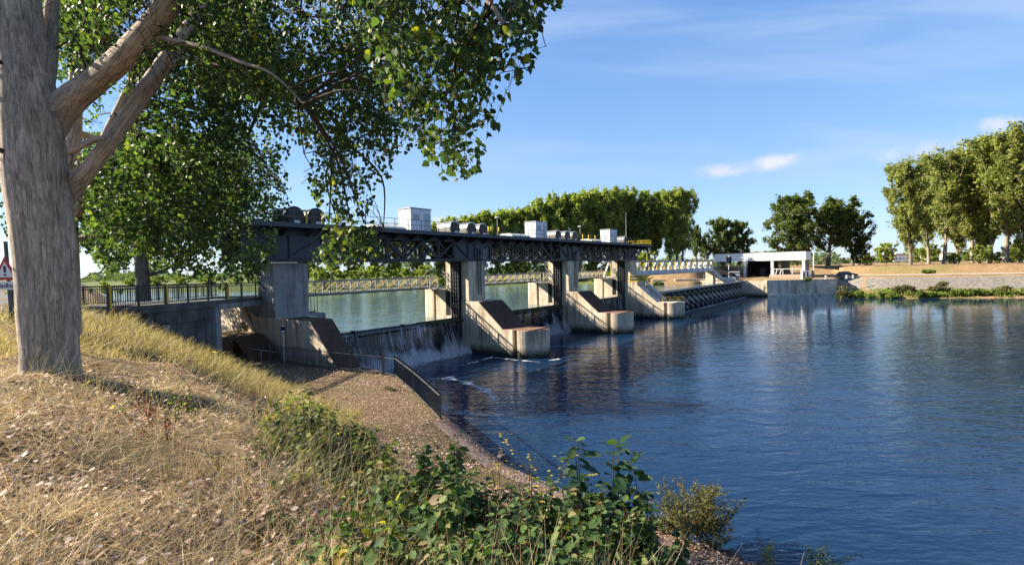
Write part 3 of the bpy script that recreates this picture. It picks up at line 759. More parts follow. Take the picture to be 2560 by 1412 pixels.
dl = ["dark winch drum on the bridge end above the near pier, left one of the pair", "dark winch drum above the near pier, right one of the pair",
      "single shiny winch drum just before the first gate pier", "shiny winch drum above the first gate pier, left of a pair", "shiny winch drum above the first gate pier, right of a pair",
      "grey winch drum beside the middle white cabin", "low winch drum above the middle pier, smaller-looking one", "bright winch drum above the middle pier beside a yellow post", "half hidden winch drum beside the smallest cabin"]
for i, a in enumerate((20.45, 22.25, 38.0, 40.6, 42.5, 58.2, 60.6, 62.6, 79.8)):
    d = thing('winch_drum', dl[i], 'winch', W(a, -37.3, 12.56), 'winch drums on the bridge')
    R = .74; zc = 13.3; N = 20
    prof = lambda r: [(a+r*math.cos(2*math.pi*k/N), zc+r*math.sin(2*math.pi*k/N)) for k in range(N)]
    b = MB()
    for s0, s1, r in ((-38.3, -36.5, R), (-38.34, -38.22, R+.05), (-36.6, -36.48, R+.05)):
        pr = prof(r); vs = [W(x, s0, z) for x, z in pr]+[W(x, s1, z) for x, z in pr]
        b.add(vs, [(k, (k+1) % N, N+(k+1) % N, N+k) for k in range(N)], True)
        b.add(vs, [tuple(range(N)), tuple(range(N, 2*N))[::-1]])
    b.build('drum', M['drum'] if i > 1 else M['steel'], d)
    b = MB(); pr = prof(R*.9); b.prism([q for q in pr], lambda x, z: W(x, -36.5, z), lambda x, z: W(x, -36.43, z)); b.build('end_plate', M['steel'], d)
    b = MB(); b.wbox(a-.75, a+.75, -38.2, -36.6, 12.56, 12.75); b.build('cradle', M['steel'], d)
    b = MB(); b.wbox(a-.1, a+.35, -36.46, -36.4, 12.78, 13.0); b.build('name_plate', M['white'], d)
vl = ["long low pale cover left of the largest cabin", "low pale cover between the lamp and the middle cabin", "low pale cover left of the smallest cabin"]
for i, (a0, a1) in enumerate(((28.4, 31.7), (48.4, 52.0), (68.4, 71.6))):
    d = thing('machine_cover', vl[i], 'cover', W(a0, -38, 12.56), 'low machine covers')
    pr = [(-39.2, 12.56), (-39.2, 13.0), (-38.6, 13.25), (-37.4, 13.25), (-36.8, 13.0), (-36.8, 12.56)]
    b = MB(); b.wprism(pr, a0, a1); b.build('shell', M['offwhite'], d, .05)
    b = MB()
    for x in np.linspace(a0+.3, a1-.3, 5): b.wprism([(s_*1.0-.0, z+.012) for s_, z in pr], x-.03, x+.03)
    b.build('shell_rib', M['galv'], d)
ll = ["slim lamp post on the bridge left of the middle cabin", "slim lamp post on the bridge right of the middle cabin", "slim lamp post right behind the smallest cabin"]
for i, a in enumerate((47.4, 67.5, 79.6)):
    d = thing('lamp_post', ll[i], 'lamp', W(a, -38.4, 12.56), 'lamp posts on the bridge')
    b = MB(); b.tube([W(a, -38.4, 12.56), W(a, -38.4, 15.1)], [.05, .035], 8); b.build('post', M['galv'], d)
    b = MB(); b.tube([W(a, -38.4, 15.05), W(a, -38.4, 15.15), W(a, -38.4, 15.25)], [.12, .36, .12], 10); b.build('lamp_head', M['white'], d)
b = MB(); b.tube([W(83.2, -38, 12.56), W(83.2, -38, 18.4)], [.06, .03], 8); b.wbox(82.9, 83.5, -38.3, -37.7, 12.56, 12.75)
solo('mast', b, M['galv'], "tall bare mast at the far end of the gate bridge", 'mast')

# ================================================================== FOOTBRIDGES UPSTREAM
fl = ["first lattice footbridge span, from the near pier over the lake", "second lattice footbridge span, between the first two gate piers", "third short-looking lattice footbridge span, before the far pier"]
for i, (a0, a1) in enumerate(((21.8, T[1]+.1), (T[1]+2.7, T[2]+.1), (T[2]+2.7, T[3]+.1))):
    f = thing('footbridge', fl[i], 'footbridge', W(a0, -42, 6.8), 'lattice footbridges')
    b = MB(); b.wbox(a0, a1, -42.55, -41.35, 6.84, 7.0); b.build('deck', M['steel'], f)
    for s in (-41.35, -42.55):
        b = MB()
        for z in (7.0, 8.15): b.wbox(a0, a1, s-.06, s+.06, z-.05, z+.07)
        n = 12; d = (a1-a0)/n
        for k in range(n+1): b.wbox(a0+k*d-.05, a0+k*d+.05, s-.05, s+.05, 7.0, 8.15)
        for x in np.arange(a0, a1, .19): b.wbox(x-.012, x+.012, s-.012, s+.012, 7.0, 8.1)
        b.build('handrail_frame', M['galv'], f)
        b = MB(); so = s+(.07 if s > -42 else -.07)
        for k in range(n): b.beam(W(a0+k*d, so, 7.05), W(a0+(k+1)*d, so, 8.08), .075, .03)
        b.build('yellow_brace', M['yellow'], f)
    b = MB(); st = a1-3.2                                    # steps up to a small landing by the pier
    b.wbox(st+1.6, a1, -41.3, -39.95, 6.84, 6.98)
    rail_run(b, [W(st+.4, -41.2, 7.0), W(st+1.6, -41.1, 7.9), W(a1-.3, -40.2, 7.9)], 1.0, .5, (.5,), .022, .035)
    rail_run(b, [W(a1-.35, -40.1, 7.9), W(a1-.35, -39.2, 6.6)], 1.0, .9, (.5,), .03, .05)
    b.build('landing_railing', M['galv'], f)

wb = thing('truss_footbridge', "white triangular truss footbridge with yellow posts, spanning from the last pier to the far bank", 'footbridge', W(85, -42, 6.9))
a0, a1 = 84.0, 148.5
b = MB(); b.wbox(a0, a1+3, -42.9, -41.2, 6.85, 7.1); b.build('deck', M['galv'], wb)
b = MB(); b.wbox(a0, a1, -41.19, -41.15, 7.1, 7.95); b.build('side_mesh', M['offwhite'], wb)
for s in (-41.1, -42.95):
    b = MB(); b.wbox(a0, a1, s-.12, s+.12, 9.62, 9.95); b.build('top_chord', M['galv'], wb)
    b = MB(); b.wbox(a0, a1+1, s-.12, s+.12, 6.85, 7.1); b.build('bottom_chord', M['galv'], wb)
    b = MB(); n = 14; d = (a1-a0)/n
    for k in range(n):
        b.beam(W(a0+k*d, s, 7.0), W(a0+(k+.5)*d, s, 9.75), .2, .2); b.beam(W(a0+(k+.5)*d, s, 9.75), W(a0+(k+1)*d, s, 7.0), .2, .2)
    b.build('diagonal_lattice', M['white'], wb)
b = MB()
for k in range(29): 
    a = a0+(a1-a0)*(k+.25)/29; b.wbox(a-.09, a+.09, -41.75, -41.6, 7.1, 9.55)
b.build('yellow_post', M['yellow'], wb)
for k, a in enumerate((100., 117., 131., 141.)):
    b = MB(); b.wbox(a-.05, a+.05, -41.15, -41.05, 9.95, 11.3); b.wbox(a-2.2, a-.05, -41.15, -41.05, 11.2, 11.3); b.build('lamp_arm', M['yellow'] if k % 2 == 0 else M['galv'], wb)
b = MB(); b.wbox(147.3, 151.5, -43.1, -41.0, 2, 6.84); b.wprism([(-41.0, 4.3), (-41.0, 6.84), (-38.6, 4.3)], 147.6, 151.2)
solo('bridge_abutment', b, M['concrete'], "pale concrete block carrying the far end of the white footbridge", 'abutment', bevel=.05)
b = MB(); b.wprism([(-41.6, 4), (-41.6, 6.4), (-40.2, 6.9), (-37.4, 6.2), (-35.8, 4)], 152.5, 156); solo('shade_block', b, M['dark'], "dark rounded block standing for the shaded arch beside the footbridge abutment", 'machinery', bevel=.3)  # dark block put in for the shade of a rounded arch

# ================================================================== TRESTLE WEIR
tw = thing('trestle_weir', "row of dark steel trestles with pale struts holding a plank wall across the far channel", 'weir', W(86, -33, 0))
b = MB(); b.wbox(85.6, 148, -34.3, -33.2, 3.95, 4.12); b.build('walkway', M['steel'], tw)
b = MB(); b.wbox(85.6, 148, -33.2, -33.12, 3.9, 4.25); b.build('walkway_edge', M['galv'], tw)
b = MB(); b.wprism([(-35.5, -1.5), (-34.6, 4.0), (-34.45, 4.0), (-35.3, -1.5)], 85.6, 148); b.build('plank_wall', M['dark'], tw)
for k, a in enumerate(np.arange(88.0, 147.5, 3.35)):
    b = MB()
    b.wbox(a-.09, a+.09, -33.3, -33.1, -1, 3.95)
    b.beam(W(a, -34.6, 3.5), W(a, -33.2, 2.55), .12, .16); b.beam(W(a, -34.8, 2.2), W(a, -33.2, 1.15), .12, .16)
    b.beam(W(a-1.7, -34.5, 3.75), W(a, -33.15, 1.7), .13, .17)
    b.beam(W(a, -33.2, 1.7), W(a+1.0, -31.6, -.6), .16, .2)
    b.build('trestle', M['fencepost'], tw)
    b = MB(); b.beam(W(a-1.5, -34.6, 3.4), W(a-.1, -33.02, 1.35), .09, .34); b.beam(W(a-1.6, -34.8, 1.9), W(a-.1, -33.02, .35), .07, .22)
    b.build('pale_strut', M['pale_strut'], tw)
# ================================================================== FAR QUAY
q = MB()
q.wprism([(-60, -1.5), (-60, 4.15), (-34.2, 4.15), (-27.2, .35), (-27.2, -1.5)], 147.6, 149.6)
qw = thing('quay_wall', "stained concrete quay wall on the far bank, with a low footing in the water", 'quay wall', W(147.6, -27.2, 0))
q.build('wing_wall', M['concrete'], qw, .05)
q = MB(); x0, y0, _ = W(147.6, -27.2, 0); 
def qp(x, dy, z): return (x, 133.75+(x-68.2)*.02+dy, z)
q.box(68.2, 87.2, 0, 1.2, -1.5, 4.16, qp); q.build('face', M['concrete_dry'], qw, .04)
b = MB(); b.add([W(147.6,-27.2,.35), W(147.6,-34.2,4.15), qp(68.25,.02,4.15), qp(68.25,.02,-1.5), W(147.6,-27.2,-1.5)], [(0,1,2,3,4)])
b.build('corner_slope', M['concrete'], qw)
b = MB(); b.box(68.4, 86.8, -.5, -.003, -1.5, .55, qp); b.build('footing', M['concrete_dry'], qw, .04)
b = MB(); b.box(68.2, 87.2, -.06, 1.3, 4.163, 4.3, qp); b.build('coping', M['concrete_dry'], qw, .02)
b = MB(); b.prism([(87.2, 0.0), (87.2, 4.3), (92.5, 2.2), (93.5, .6), (93.5, -1)], lambda x, z: qp(x, .0, z), lambda x, z: qp(x, .8, z)); b.build('end_slope', M['concrete_grey'], qw)
# ================================================================== APPROACH BRIDGE ON THE NEAR BANK
ab = thing('approach_bridge', "short concrete approach bridge with dark barred railing, from the bank to the abutment pier", 'bridge', (-21.5, 33, 4))
def dz(y): return 7.42-.27*np.clip((y-26)/14, 0, 1)
b = MB()
for y0, y1 in zip(np.arange(26.5, 41.4, 1.5), np.arange(28., 43, 1.5)):
    y1 = min(y1, 41.2); c = []
    for z in (-.42, .02): c += [(-24.3, y0, dz(y0)+z), (-19.5, y0, dz(y0)+z), (-19.5, y1, dz(y1)+z), (-24.3, y1, dz(y1)+z)]
    b.hexa(c)
b.build('deck', M['concrete_shaded'], ab)
b = MB(); c = []
for z in (-1.15, -.42): c += [(-20.1, 26.8, 7.4+z), (-19.62, 26.8, 7.4+z), (-19.62, 33.6, 7.25+z), (-20.1, 33.6, 7.25+z)]
b.hexa(c); b.build('girder', M['concrete_shaded'], ab)
b = MB(); c = []
for z in (-.62, -.25): c += [(-19.5, 33.0, 7.26+z), (-19.42, 33.0, 7.26+z), (-19.42, 41.0, 7.15+z), (-19.5, 41.0, 7.15+z)]
b.hexa(c); b.build('edge_beam', M['concrete_grey'], ab)
b = MB(); b.box(-21.5, -19.75, 27.0, 33.0, 2.5, 6.8); b.build('abutment_wall', M['concrete_shaded'], ab)
b = MB(); b.box(-19.95, -19.5, 32.8, 33.35, 2.5, 6.85); b.build('pilaster', M['concrete_grey'], ab)
b = MB(); b.box(-19.9, -19.62, 28.0, 28.5, 3.5, 6.3); b.build('pilaster', M['concrete_grey'], ab)
for x in (-19.6, -24.2):
    b = MB(); y = 24.2
    for y in np.arange(24.2, 41.0, .16): b.box(x-.012, x+.012, y-.012, y+.012, dz(y)+.12, dz(y)+1.0)
    for y in np.arange(24.2, 41.2, 2.0): b.box(x-.04, x+.04, y-.04, y+.04, dz(y)-.35, dz(y)+1.05)
    for z in (.12, .93, 1.08): b.beam((x, 24.2, dz(24.2)+z), (x, 41.1, dz(41.1)+z), .06, .05 if z < 1 else .08)
    b.build('bar_railing', M['fence'], ab)
for y in (24.3, 28.3, 34.4):
    b = MB(); b.box(-19.68, -19.52, y-.05, y+.05, dz(y), dz(y)+1.12); b.build('yellow_post', M['yellow'], ab)
# steps and dark side wall in the gap below it
b = MB()
for k in range(8):
    s0 = -36.1-.3*k; b.wbox(16.4, 18.6, s0-.34, s0, 2.2, 3.25+.16*k)
solo('stone_steps', b, M['step'], "flight of brown steps climbing beside the abutment pier", 'steps', bevel=.02)
b = MB(); b.wprism([(-36.4, 2), (-36.4, 3.3), (-39.2, 5.4), (-40.3, 5.4), (-40.3, 2)], 14.6, 15.2)
b.wbox(14.6, 16.4, -38.6, -38.2, 2, 4.36)
solo('wing_wall', b, M['brick'], "dark sloping brick wing wall below the approach bridge", 'wall', bevel=.03)
# pipe handrail and small sign by the abutment pier
b = MB(); hp = [onz(575, 872, 3.9), onz(700, 890, 3.75)]
pts = [at(600, 868, 36.2), at(652, 875, 35.6), at(712, 883, 34.9), at(800, 893, 34.2)]
for p, q in zip(pts[:-1], pts[1:]): b.tube([p, q], .035, 8)
for p in pts: b.tube([(p.x, p.y, gz(p.x, p.y)), p], .035, 8)
solo('pipe_handrail', b, M['galv'], "plain pipe handrail at the foot of the abutment pier", 'handrail')
p = onz(711, 908, 2.75)
ps = thing('post_sign', "small blue sign on a thin white post before the abutment pier", 'sign', (p.x, p.y, gz(p.x, p.y)))
b = MB(); b.tube([(p.x, p.y, gz(p.x, p.y)), (p.x, p.y, 5.35)], .03, 8); b.build('post', M['white'], ps)
b = MB(); b.box(p.x-.16, p.x+.16, p.y-.045, p.y-.03, 4.85, 5.3); b.build('sign_plate', M['blue'], ps)
b = MB(); b.box(p.x-.10, p.x+.10, p.y-.052, p.y-.046, 4.9, 5.03); b.build('sign_stripe', M['white'], ps)

# ================================================================== PALISADE FENCES AT THE WATER
def palisade(label, pts, h=1.25):
    f = thing('bar_fence', label, 'fence', pts[0], 'low bar fences along the water')
    bars = MB()
    for p, q in zip(pts[:-1], pts[1:]):
        p = Vector(p); q = Vector(q); L = (q-p).length; n = int(L/.13)
        for i in range(n):
            a = p.lerp(q, i/n); bars.beam(a+Vector((0,0,.06)), a+Vector((0,0,h+.06)), .022)
        for z in (.14, h-.12):
            ra = MB(); ra.beam(p+Vector((0,0,z)), q+Vector((0,0,z)), .04, .05); ra.build('rail', M['fencepost'], f)
        m = max(1, round(L/2.5))
        for i in range(m+1):
            a = p.lerp(q, i/m)
            if i < m or q == Vector(pts[-1]):
                po = MB(); po.beam(a-Vector((0,0,.15)), a+Vector((0,0,h+.1)), .075); po.build('post', M['fencepost'], f)
    bars.build('bar_grille', M['fence'], f)
def gp(px, py, z):
    p = onz(px, py, z); return (p.x, p.y, gz(p.x, p.y) if z is None else z)
palisade("dark bar fence running from the abutment pier across the berm", [gp(676, 908, 2.75), gp(800, 920, 2.62), gp(958, 936, 2.42)])
palisade("short bar fence panel reaching out over the water at the corner", [gp(960, 937, 2.4), gp(988, 942, 2.36)])
palisade("dark bar fence along the water edge, running towards the viewer", [gp(988, 942, 2.36), gp(1034, 983, 2.3), gp(1072, 1022, 2.22), gp(1102, 1054, 2.16)], 1.3)

# ================================================================== WARNING SIGN BY THE ROAD
q0 = onz(30, 812, 7.4); sx, sy = q0.x, q0.y; zb = gz(sx, sy)
ws = thing('warning_sign', "red bordered triangle warning sign with exclamation mark, on a grey post by the road", 'road sign', (sx, sy, zb))
lean = lambda z: (sx-.03*(z-zb), sy, z)
b = MB(); b.tube([lean(zb-.2), lean(zb+.35)], .075, 10); b.tube([lean(zb+.3), lean(zb+2.75)], .055, 10); b.build('post', M['fencepost'], ws)
def splate(name, x0, x1, z0, z1, mat, y, tri=None):
    b = MB(); c = lean(zb)
    if tri: b.prism(tri, lambda x, z: (lean(z)[0]+x, y, z), lambda x, z: (lean(z)[0]+x, y+.012, z))
    else: b.box(x0, x1, y, y+.012, z0, z1, lambda x, yy, z: (lean(z)[0]+x, yy, z))
    return b.build(name, mat, ws)
zt = zb+1.43
tri = lambda k, o: [(-.46*k, zt+o+.0), (.46*k, zt+o+.0), (0, zt+o+.80*k)]
splate('red_triangle', 0,0,0,0, M['red'], sy-.085, tri(1, 0))
splate('white_triangle', 0,0,0,0, M['white'], sy-.0995, tri(.66, .09))
splate('exclamation_bar', -.035, .035, zt+.25, zt+.47, M['black'], sy-.112)
splate('exclamation_dot', -.03, .03, zt+.14, zt+.20, M['black'], sy-.112)
splate('text_plate', -.44, .44, zt-.34, zt-.06, M['white'], sy-.085)
cu = bpy.data.curves.new('sign_text', 'FONT'); cu.body = 'Gladheid'; cu.size = .235; cu.align_x = 'CENTER'; cu.extrude = .003
tc_ = bpy.data.objects.new('sign_text', cu); COL.objects.link(tc_); bpy.context.view_layer.update()
tm_ = bpy.data.meshes.new_from_object(tc_.evaluated_get(bpy.context.evaluated_depsgraph_get())); bpy.data.objects.remove(tc_)
tx = link('sign_lettering', tm_, M['black'], ws)
tx.location = (lean(zt-.27)[0]-sx, -.0925, zt-.27-zb); tx.rotation_euler = (math.radians(90), 0, 0)

# ================================================================== CONTROL CANOPY ON THE FAR BANK
BP = np.array([67.5, 166.5]); E1 = np.array([.742, -.671]); E2 = np.array([.671, .742]); BL = 26.8
def BB(x, y, z): return (BP[0]+E1[0]*x+E2[0]*y, BP[1]+E1[1]*x+E2[1]*y, z)
cb = thing('canopy_building', "long white canopy building on concrete columns with a dark open bay, on the far quay", 'building', BB(BL/2, 3, 4.2))
b = MB(); b.box(0, BL, 0, 6.2, 9.6, 12.2, BB); b.build('roof_fascia', M['whitewall'], cb, .04)
b = MB(); b.box(-.15, BL+.1, -.12, 6.3, 12.2, 12.32, BB); b.build('roof', M['steel'], cb)
for x in (.045*BL, .354*BL, .654*BL, .974*BL):
    b = MB(); b.box(x-.38, x+.38, .15, .95, 3.5, 9.6, BB); b.build('column', M['concrete_grey'] if x < 3 else M['offwhite'], cb, .03)
for x in (.045*BL, .974*BL):
    b = MB(); b.box(x-.38, x+.38, 5.0, 5.9, 3.5, 9.6, BB); b.build('column', M['concrete_grey'], cb, .03)
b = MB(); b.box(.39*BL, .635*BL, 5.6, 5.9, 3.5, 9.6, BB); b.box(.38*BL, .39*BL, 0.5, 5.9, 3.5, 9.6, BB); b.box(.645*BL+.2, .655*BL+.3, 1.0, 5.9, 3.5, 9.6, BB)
b.build('bay_wall', M['dark'], cb)  # shade under the roof is put into the wall colour
b = MB(); b.box(.47*BL, .53*BL, 5.3, 5.55, 4.2, 7.2, BB); b.box(.55*BL, .60*BL, 5.2, 5.5, 4.2, 5.6, BB); b.build('machine_box', M['steel'], cb)
b = MB(); b.box(.70*BL, .79*BL, 5.5, 5.8, 5.2, 9.6, BB); b.build('grey_panel', M['fencepost'], cb)
b = MB(); b.box(.66*BL, .985*BL, -3.4, 6.2, 3.6, 5.25, BB); b.build('brick_platform', M['pinkbrick'], cb, .03)
b = MB(); rail_run(b, [BB(.68*BL, -.6, 5.25), BB(.965*BL, -.6, 5.25)], 1.75, 2.6, (), .09, .2); rail_run(b, [BB(.68*BL, 5.9, 5.25), BB(.965*BL, 5.9, 5.25)], 1.1, 2.6, (.5,), .03, .05); b.build('platform_railing', M['offwhite'], cb)
b = MB()
for x in (.70*BL, .745*BL): b.beam(BB(x, -.9, 5.27), BB(x+.5, -.7, 7.0), .22)
b.build('leaning_board', M['white'], cb)
b = MB(); b.box(-.9, .25, -.9, .1, 4.2, 4.5, BB); rail_run(b, [BB(-.8, -.4, 6.9), BB(.3, -.4, 6.9)], 2.4, .6, (.25, .5, .75), .04, .08); b.build('yellow_ladder', M['yellow'], cb)
b = MB()
for x in np.arange(1.9, BL-.5, 1.9): b.box(x-.012, x+.012, -.008, -.002, 9.62, 12.18, BB)
b.box(0, BL, -.05, -.002, 9.6, 9.72, BB)
b.build('fascia_seam', M['offwhite'], cb)
# wing emblem on the fascia
b = MB(); ex = .445*BL
for pl in ([(-.9, 10.25), (-.6, 10.42), (.55, 10.32), (.62, 10.2), (-.1, 10.28)], [(.55, 10.25), (.68, 10.25), (.62, 11.35), (.5, 11.35)], [(.62, 11.25), (2.0, 10.75), (2.0, 10.6), (.62, 11.02)], [(.2, 11.45), (.45, 11.5), (.45, 11.62), (.25, 11.6)]):
    b.prism(pl, lambda x, z: BB(ex+x, -.03, z), lambda x, z: BB(ex+x, -.002, z))
b.build('emblem', M['steel'], cb)

def solo_box(name, label, cat, parts, loc, group=None):
    t_ = thing(name, label, cat, loc, group)
    for nm, mb, mt in parts: mb.build(nm, mt, t_, .02)
    return t_
# shed, block, signal mast, board, lamp, bollards
a = MB(); c0 = at(1829, 690, 150); X = lambda x, y, z: (c0.x+.9*x+.3*y, c0.y-.3*x+.9*y, z)
a.prism([(-2.2, 4.2), (-1.9, 6.4), (2.3, 6.4), (2.4, 4.2)], lambda x, z: X(x, 0, z), lambda x, z: X(x, 3, z))
r_ = MB(); r_.box(-2.0, 2.45, -.15, 3.15, 6.4, 6.52, X)
d_ = MB(); d_.box(-1.2, 2.2, -.05, -.003, 4.25, 5.3, X)
solo_box('equipment_shed', "low pale blue sheet metal shed below the white canopy", 'shed', [('wall', a, M['shed']), ('roof', r_, M['white']), ('lower_panel', d_, M['fencepost'])], X(0, 1, 4.2))
a = MB(); c0 = at(1823, 703, 142); X = lambda x, y, z: (c0.x+.9*x-.4*y, c0.y-.3*x+.9*y, z)
a.box(-2.3, 1.9, 0, 1.2, 4.0, 5.1, X); d_ = MB(); d_.box(1.95, 2.6, .1, 1.2, 4.0, 5.0, X)
solo_box('concrete_block', "pale concrete block at the quay edge below the signal mast", 'block', [('block', a, M['offwhite']), ('end_plate', d_, M['concrete_grey'])], X(0, .5, 4.0))
m0 = at(1822, 696, 140); mx, my = m0.x, m0.y
sg = thing('signal_mast', "slender shipping signal mast with two black lamp heads before the canopy", 'signal', (mx, my, 4.15))
b = MB(); b.tube([(mx, my, 4.0), (mx, my, 11.2)], .085, 8); b.build('mast', M['white'], sg)
for sx_ in (-.42, .42):
    b = MB(); b.box(mx+sx_-.26, mx+sx_+.26, my-.25, my+.25, 9.0, 10.9); h = b.build('signal_head', M['black'], sg, .05)
    b = MB()
    for z in (9.3, 9.95, 10.6): b.tube([(mx+sx_, my-.26, z), (mx+sx_, my-.5, z)], .2, 10)
    b.build('lens_hood', M['black'], sg)
b = MB(); b.beam((mx-.5, my, 9.4), (mx+.5, my, 9.4), .08); b.build('bracket', M['steel'], sg)
m0 = at(2013.5, 698, 141); mx, my = m0.x, m0.y
bd = thing('notice_board', "white notice board with two black standing shapes, on the quay corner below the canopy", 'sign', (mx, my, 4.2))
b = MB(); b.box(mx-1.1, mx+1.05, my-.3, my+.3, 4.2, 6.5); b.build('board', M['white'], bd, .03)
for dx, h in ((-.55, 1.35), (.45, 1.6)):
    b = MB(); b.box(mx+dx-.17, mx+dx+.17, my-.37, my-.303, 4.5+.25, 4.5+h); b.box(mx+dx-.13, mx+dx-.02, my-.37, my-.303, 4.32, 4.75); b.box(mx+dx+.03, mx+dx+.14, my-.37, my-.303, 4.32, 4.75)
    b.ball((mx+dx, my-.33, 4.5+h+.14), .15, sc=(1, .25, 1)); b.build('black_shape', M['black'], bd)
m0 = at(2034, 690, 144); mx, my = m0.x, m0.y
lp = thing('lamp_post', "tall white lamp post right of the white canopy on the far bank", 'lamp', (mx, my, 4.3))
b = MB(); b.tube([(mx, my, 4.2), (mx, my, 12.8)], [.13, .08], 8); b.build('post', M['white'], lp)
b = MB(); b.box(mx-.9, mx+.15, my-.15, my+.15, 12.7, 12.95); b.build('lamp_head', M['white'], lp)
m0 = at(2027, 695, 140.5); mx, my = m0.x, m0.y
b = MB()
for i in range(4): b.tube([(mx, my, 4.3+.3*i), (mx, my, 4.6+.3*i)], [.3-.05*i, .25-.05*i], 10)
o = solo('traffic_cone', b, [M['red'], M['white']], "red and white striped marker cone beside the notice board", 'cone')
for pi, pl_ in enumerate(o.data.polygons): pl_.material_index = 1 if int((pl_.center.z-4.3)/.3) % 2 else 0
m0 = at(2031, 690, 143); mx, my = m0.x, m0.y
b = MB(); b.box(mx-.45, mx+.3, my-.3, my+.3, 4.3, 6.5)
solo('switch_cabinet', b, M['fencepost'], "narrow grey cabinet at the foot of the tall lamp post", 'cabinet', bevel=.04)
for i, (px, lb) in enumerate(((2067, "grey mooring bollard on the quay, nearest the lamp post"), (2119, "grey mooring bollard on the quay below the parked car"), (2135, "pale mooring bollard at the right end of the quay wall"))):
    m0 = at(px, 699, 134.6); 
    b = MB(); b.tube([(m0.x, 134.9, 4.3), (m0.x, 134.9, 4.85), (m0.x, 134.9, 5.0), (m0.x, 134.9, 5.15)], [.22, .2, .34, .25], 10); b.box(m0.x-.4, m0.x+.4, 134.6, 135.2, 4.3, 4.36)
    solo('bollard', b, M['offwhite'], lb, 'bollard', 'mooring bollards on the far quay')
# mooring dolphin between lake and far bank
m0 = onz(1745, 708, 3.5); X = lambda x, y, z: (m0.x+x, m0.y+y, z)
dp = thing('lake_wall', "low grey concrete lake wall below the brown far slope", 'wall', X(0, 0, 3.5))
for (x0, x1) in ((-13, -9.0), (-6.3, 6.5), (6.6, 11.5)):
    b2 = MB(); b2.box(x0, x1, 1.0, 1.6, 2.6, 4.75, X); b2.build('wall_segment', M['concrete_dry'], dp, .03)
b = MB(); rail_run(b, [X(2.2, 1.3, 4.75), X(6.3, 1.3, 4.75)], 1.3, 1.4, (.5,), .04, .07); b.build('guard_railing', M['galv'], dp)
for x, lb in ((3.2, "dark mooring pile with pale cap at the lake wall, closer to the pier"), (4.4, "dark mooring pile with pale cap at the lake wall, closer to the canopy")):
    pd = thing('mooring_pile', lb, 'mooring pile', X(x, 0, 3.5), 'mooring piles at the lake wall')
    b = MB(); b.tube([X(x, 0, 2), X(x, 0, 5.2)], .3, 10); b.build('pile', M['steel'], pd)
    b = MB(); b.tube([X(x, 0, 5.2), X(x, 0, 5.6)], .33, 10); b.build('pile_cap', M['white'], pd)

# ================================================================== PARKED CAR
m0 = at(2118, 688.5, 152); cxx, cyy = m0.x, m0.y; czz = fz(cxx, cyy)+.14
hd = Vector((.96, -.28, 0)).normalized(); sd = Vector((hd.y, -hd.x, 0))
def CX(x, y, z): p = Vector((cxx, cyy, czz))+hd*x*1.13+sd*y*1.1; return (p.x, p.y, czz+z*1.12)
car = thing('parked_car', "dark blue estate car parked on the far bank road", 'car', (cxx, cyy, czz))
prof = [(-2.3, .35), (-2.32, .75), (-2.2, .98), (-1.0, 1.02), (.75, .98), (1.6, .9), (2.2, .74), (2.3, .5), (2.25, .3)]
b = MB(); b.prism(prof, lambda x, z: CX(x, -.88, z), lambda x, z: CX(x, .88, z)); b.build('body', M['blue'], car, .06)
cab = [(-2.15, .98), (-1.85, 1.40), (-.4, 1.47), (.25, 1.40), (1.05, .97)]
b = MB(); b.prism(cab, lambda x, z: CX(x, -.76+.12*(z-.98), z), lambda x, z: CX(x, .76-.12*(z-.98), z)); b.build('window_band', M['glass'], car, .03)
b = MB(); b.prism([(-1.9, 1.38), (-1.8, 1.44), (-.4, 1.51), (.25, 1.44), (.4, 1.34)], lambda x, z: CX(x, -.70, z), lambda x, z: CX(x, .70, z)); b.build('roof', M['blue'], car, .03)
for x in (-1.4, 1.4):
    for y in (-.84, .84):
        b = MB(); b.tube([CX(x, y-.1, .32), CX(x, y+.1, .32)], .33*1.1, 14); w_ = b.build('wheel', M['black'], car)
        b = MB(); b.tube([CX(x, y-.115, .32), CX(x, y+.115, .32)], .2, 10); b.build('rim', M['galv'], w_)
for y in (-.6, .6):
    b = MB(); b.box(2.2, 2.33, y-.2, y+.2, .55, .7, CX); b.build('headlight', M['white'], car)
    b = MB(); b.box(-2.36, -2.28, y-.15, y+.15, .7, .95, CX); b.build('tail_light', M['red'], car)
# wire fence on the far dike
wf = thing('wire_fence', "thin post and wire fence along the top of the far dike", 'fence', (110, 180, 7))
wires = MB(); prev = None
for i, u in enumerate(np.arange(.628, 1.14, .024)):
    y = far_rows(u)[6][0]-1.0; x = u*y; z = fz(x, y)
    b = MB(); b.beam((x, y, z-.2), (x, y, z+1.25), .16); b.build('post', M['wood'], wf)
    if prev:
        for h in (.5, 1.1): wires.beam(prev+Vector((0,0,h)), Vector((x, y, z+h)), .03)
    prev = Vector((x, y, z))
wires.build('wire', M['galv'], wf)
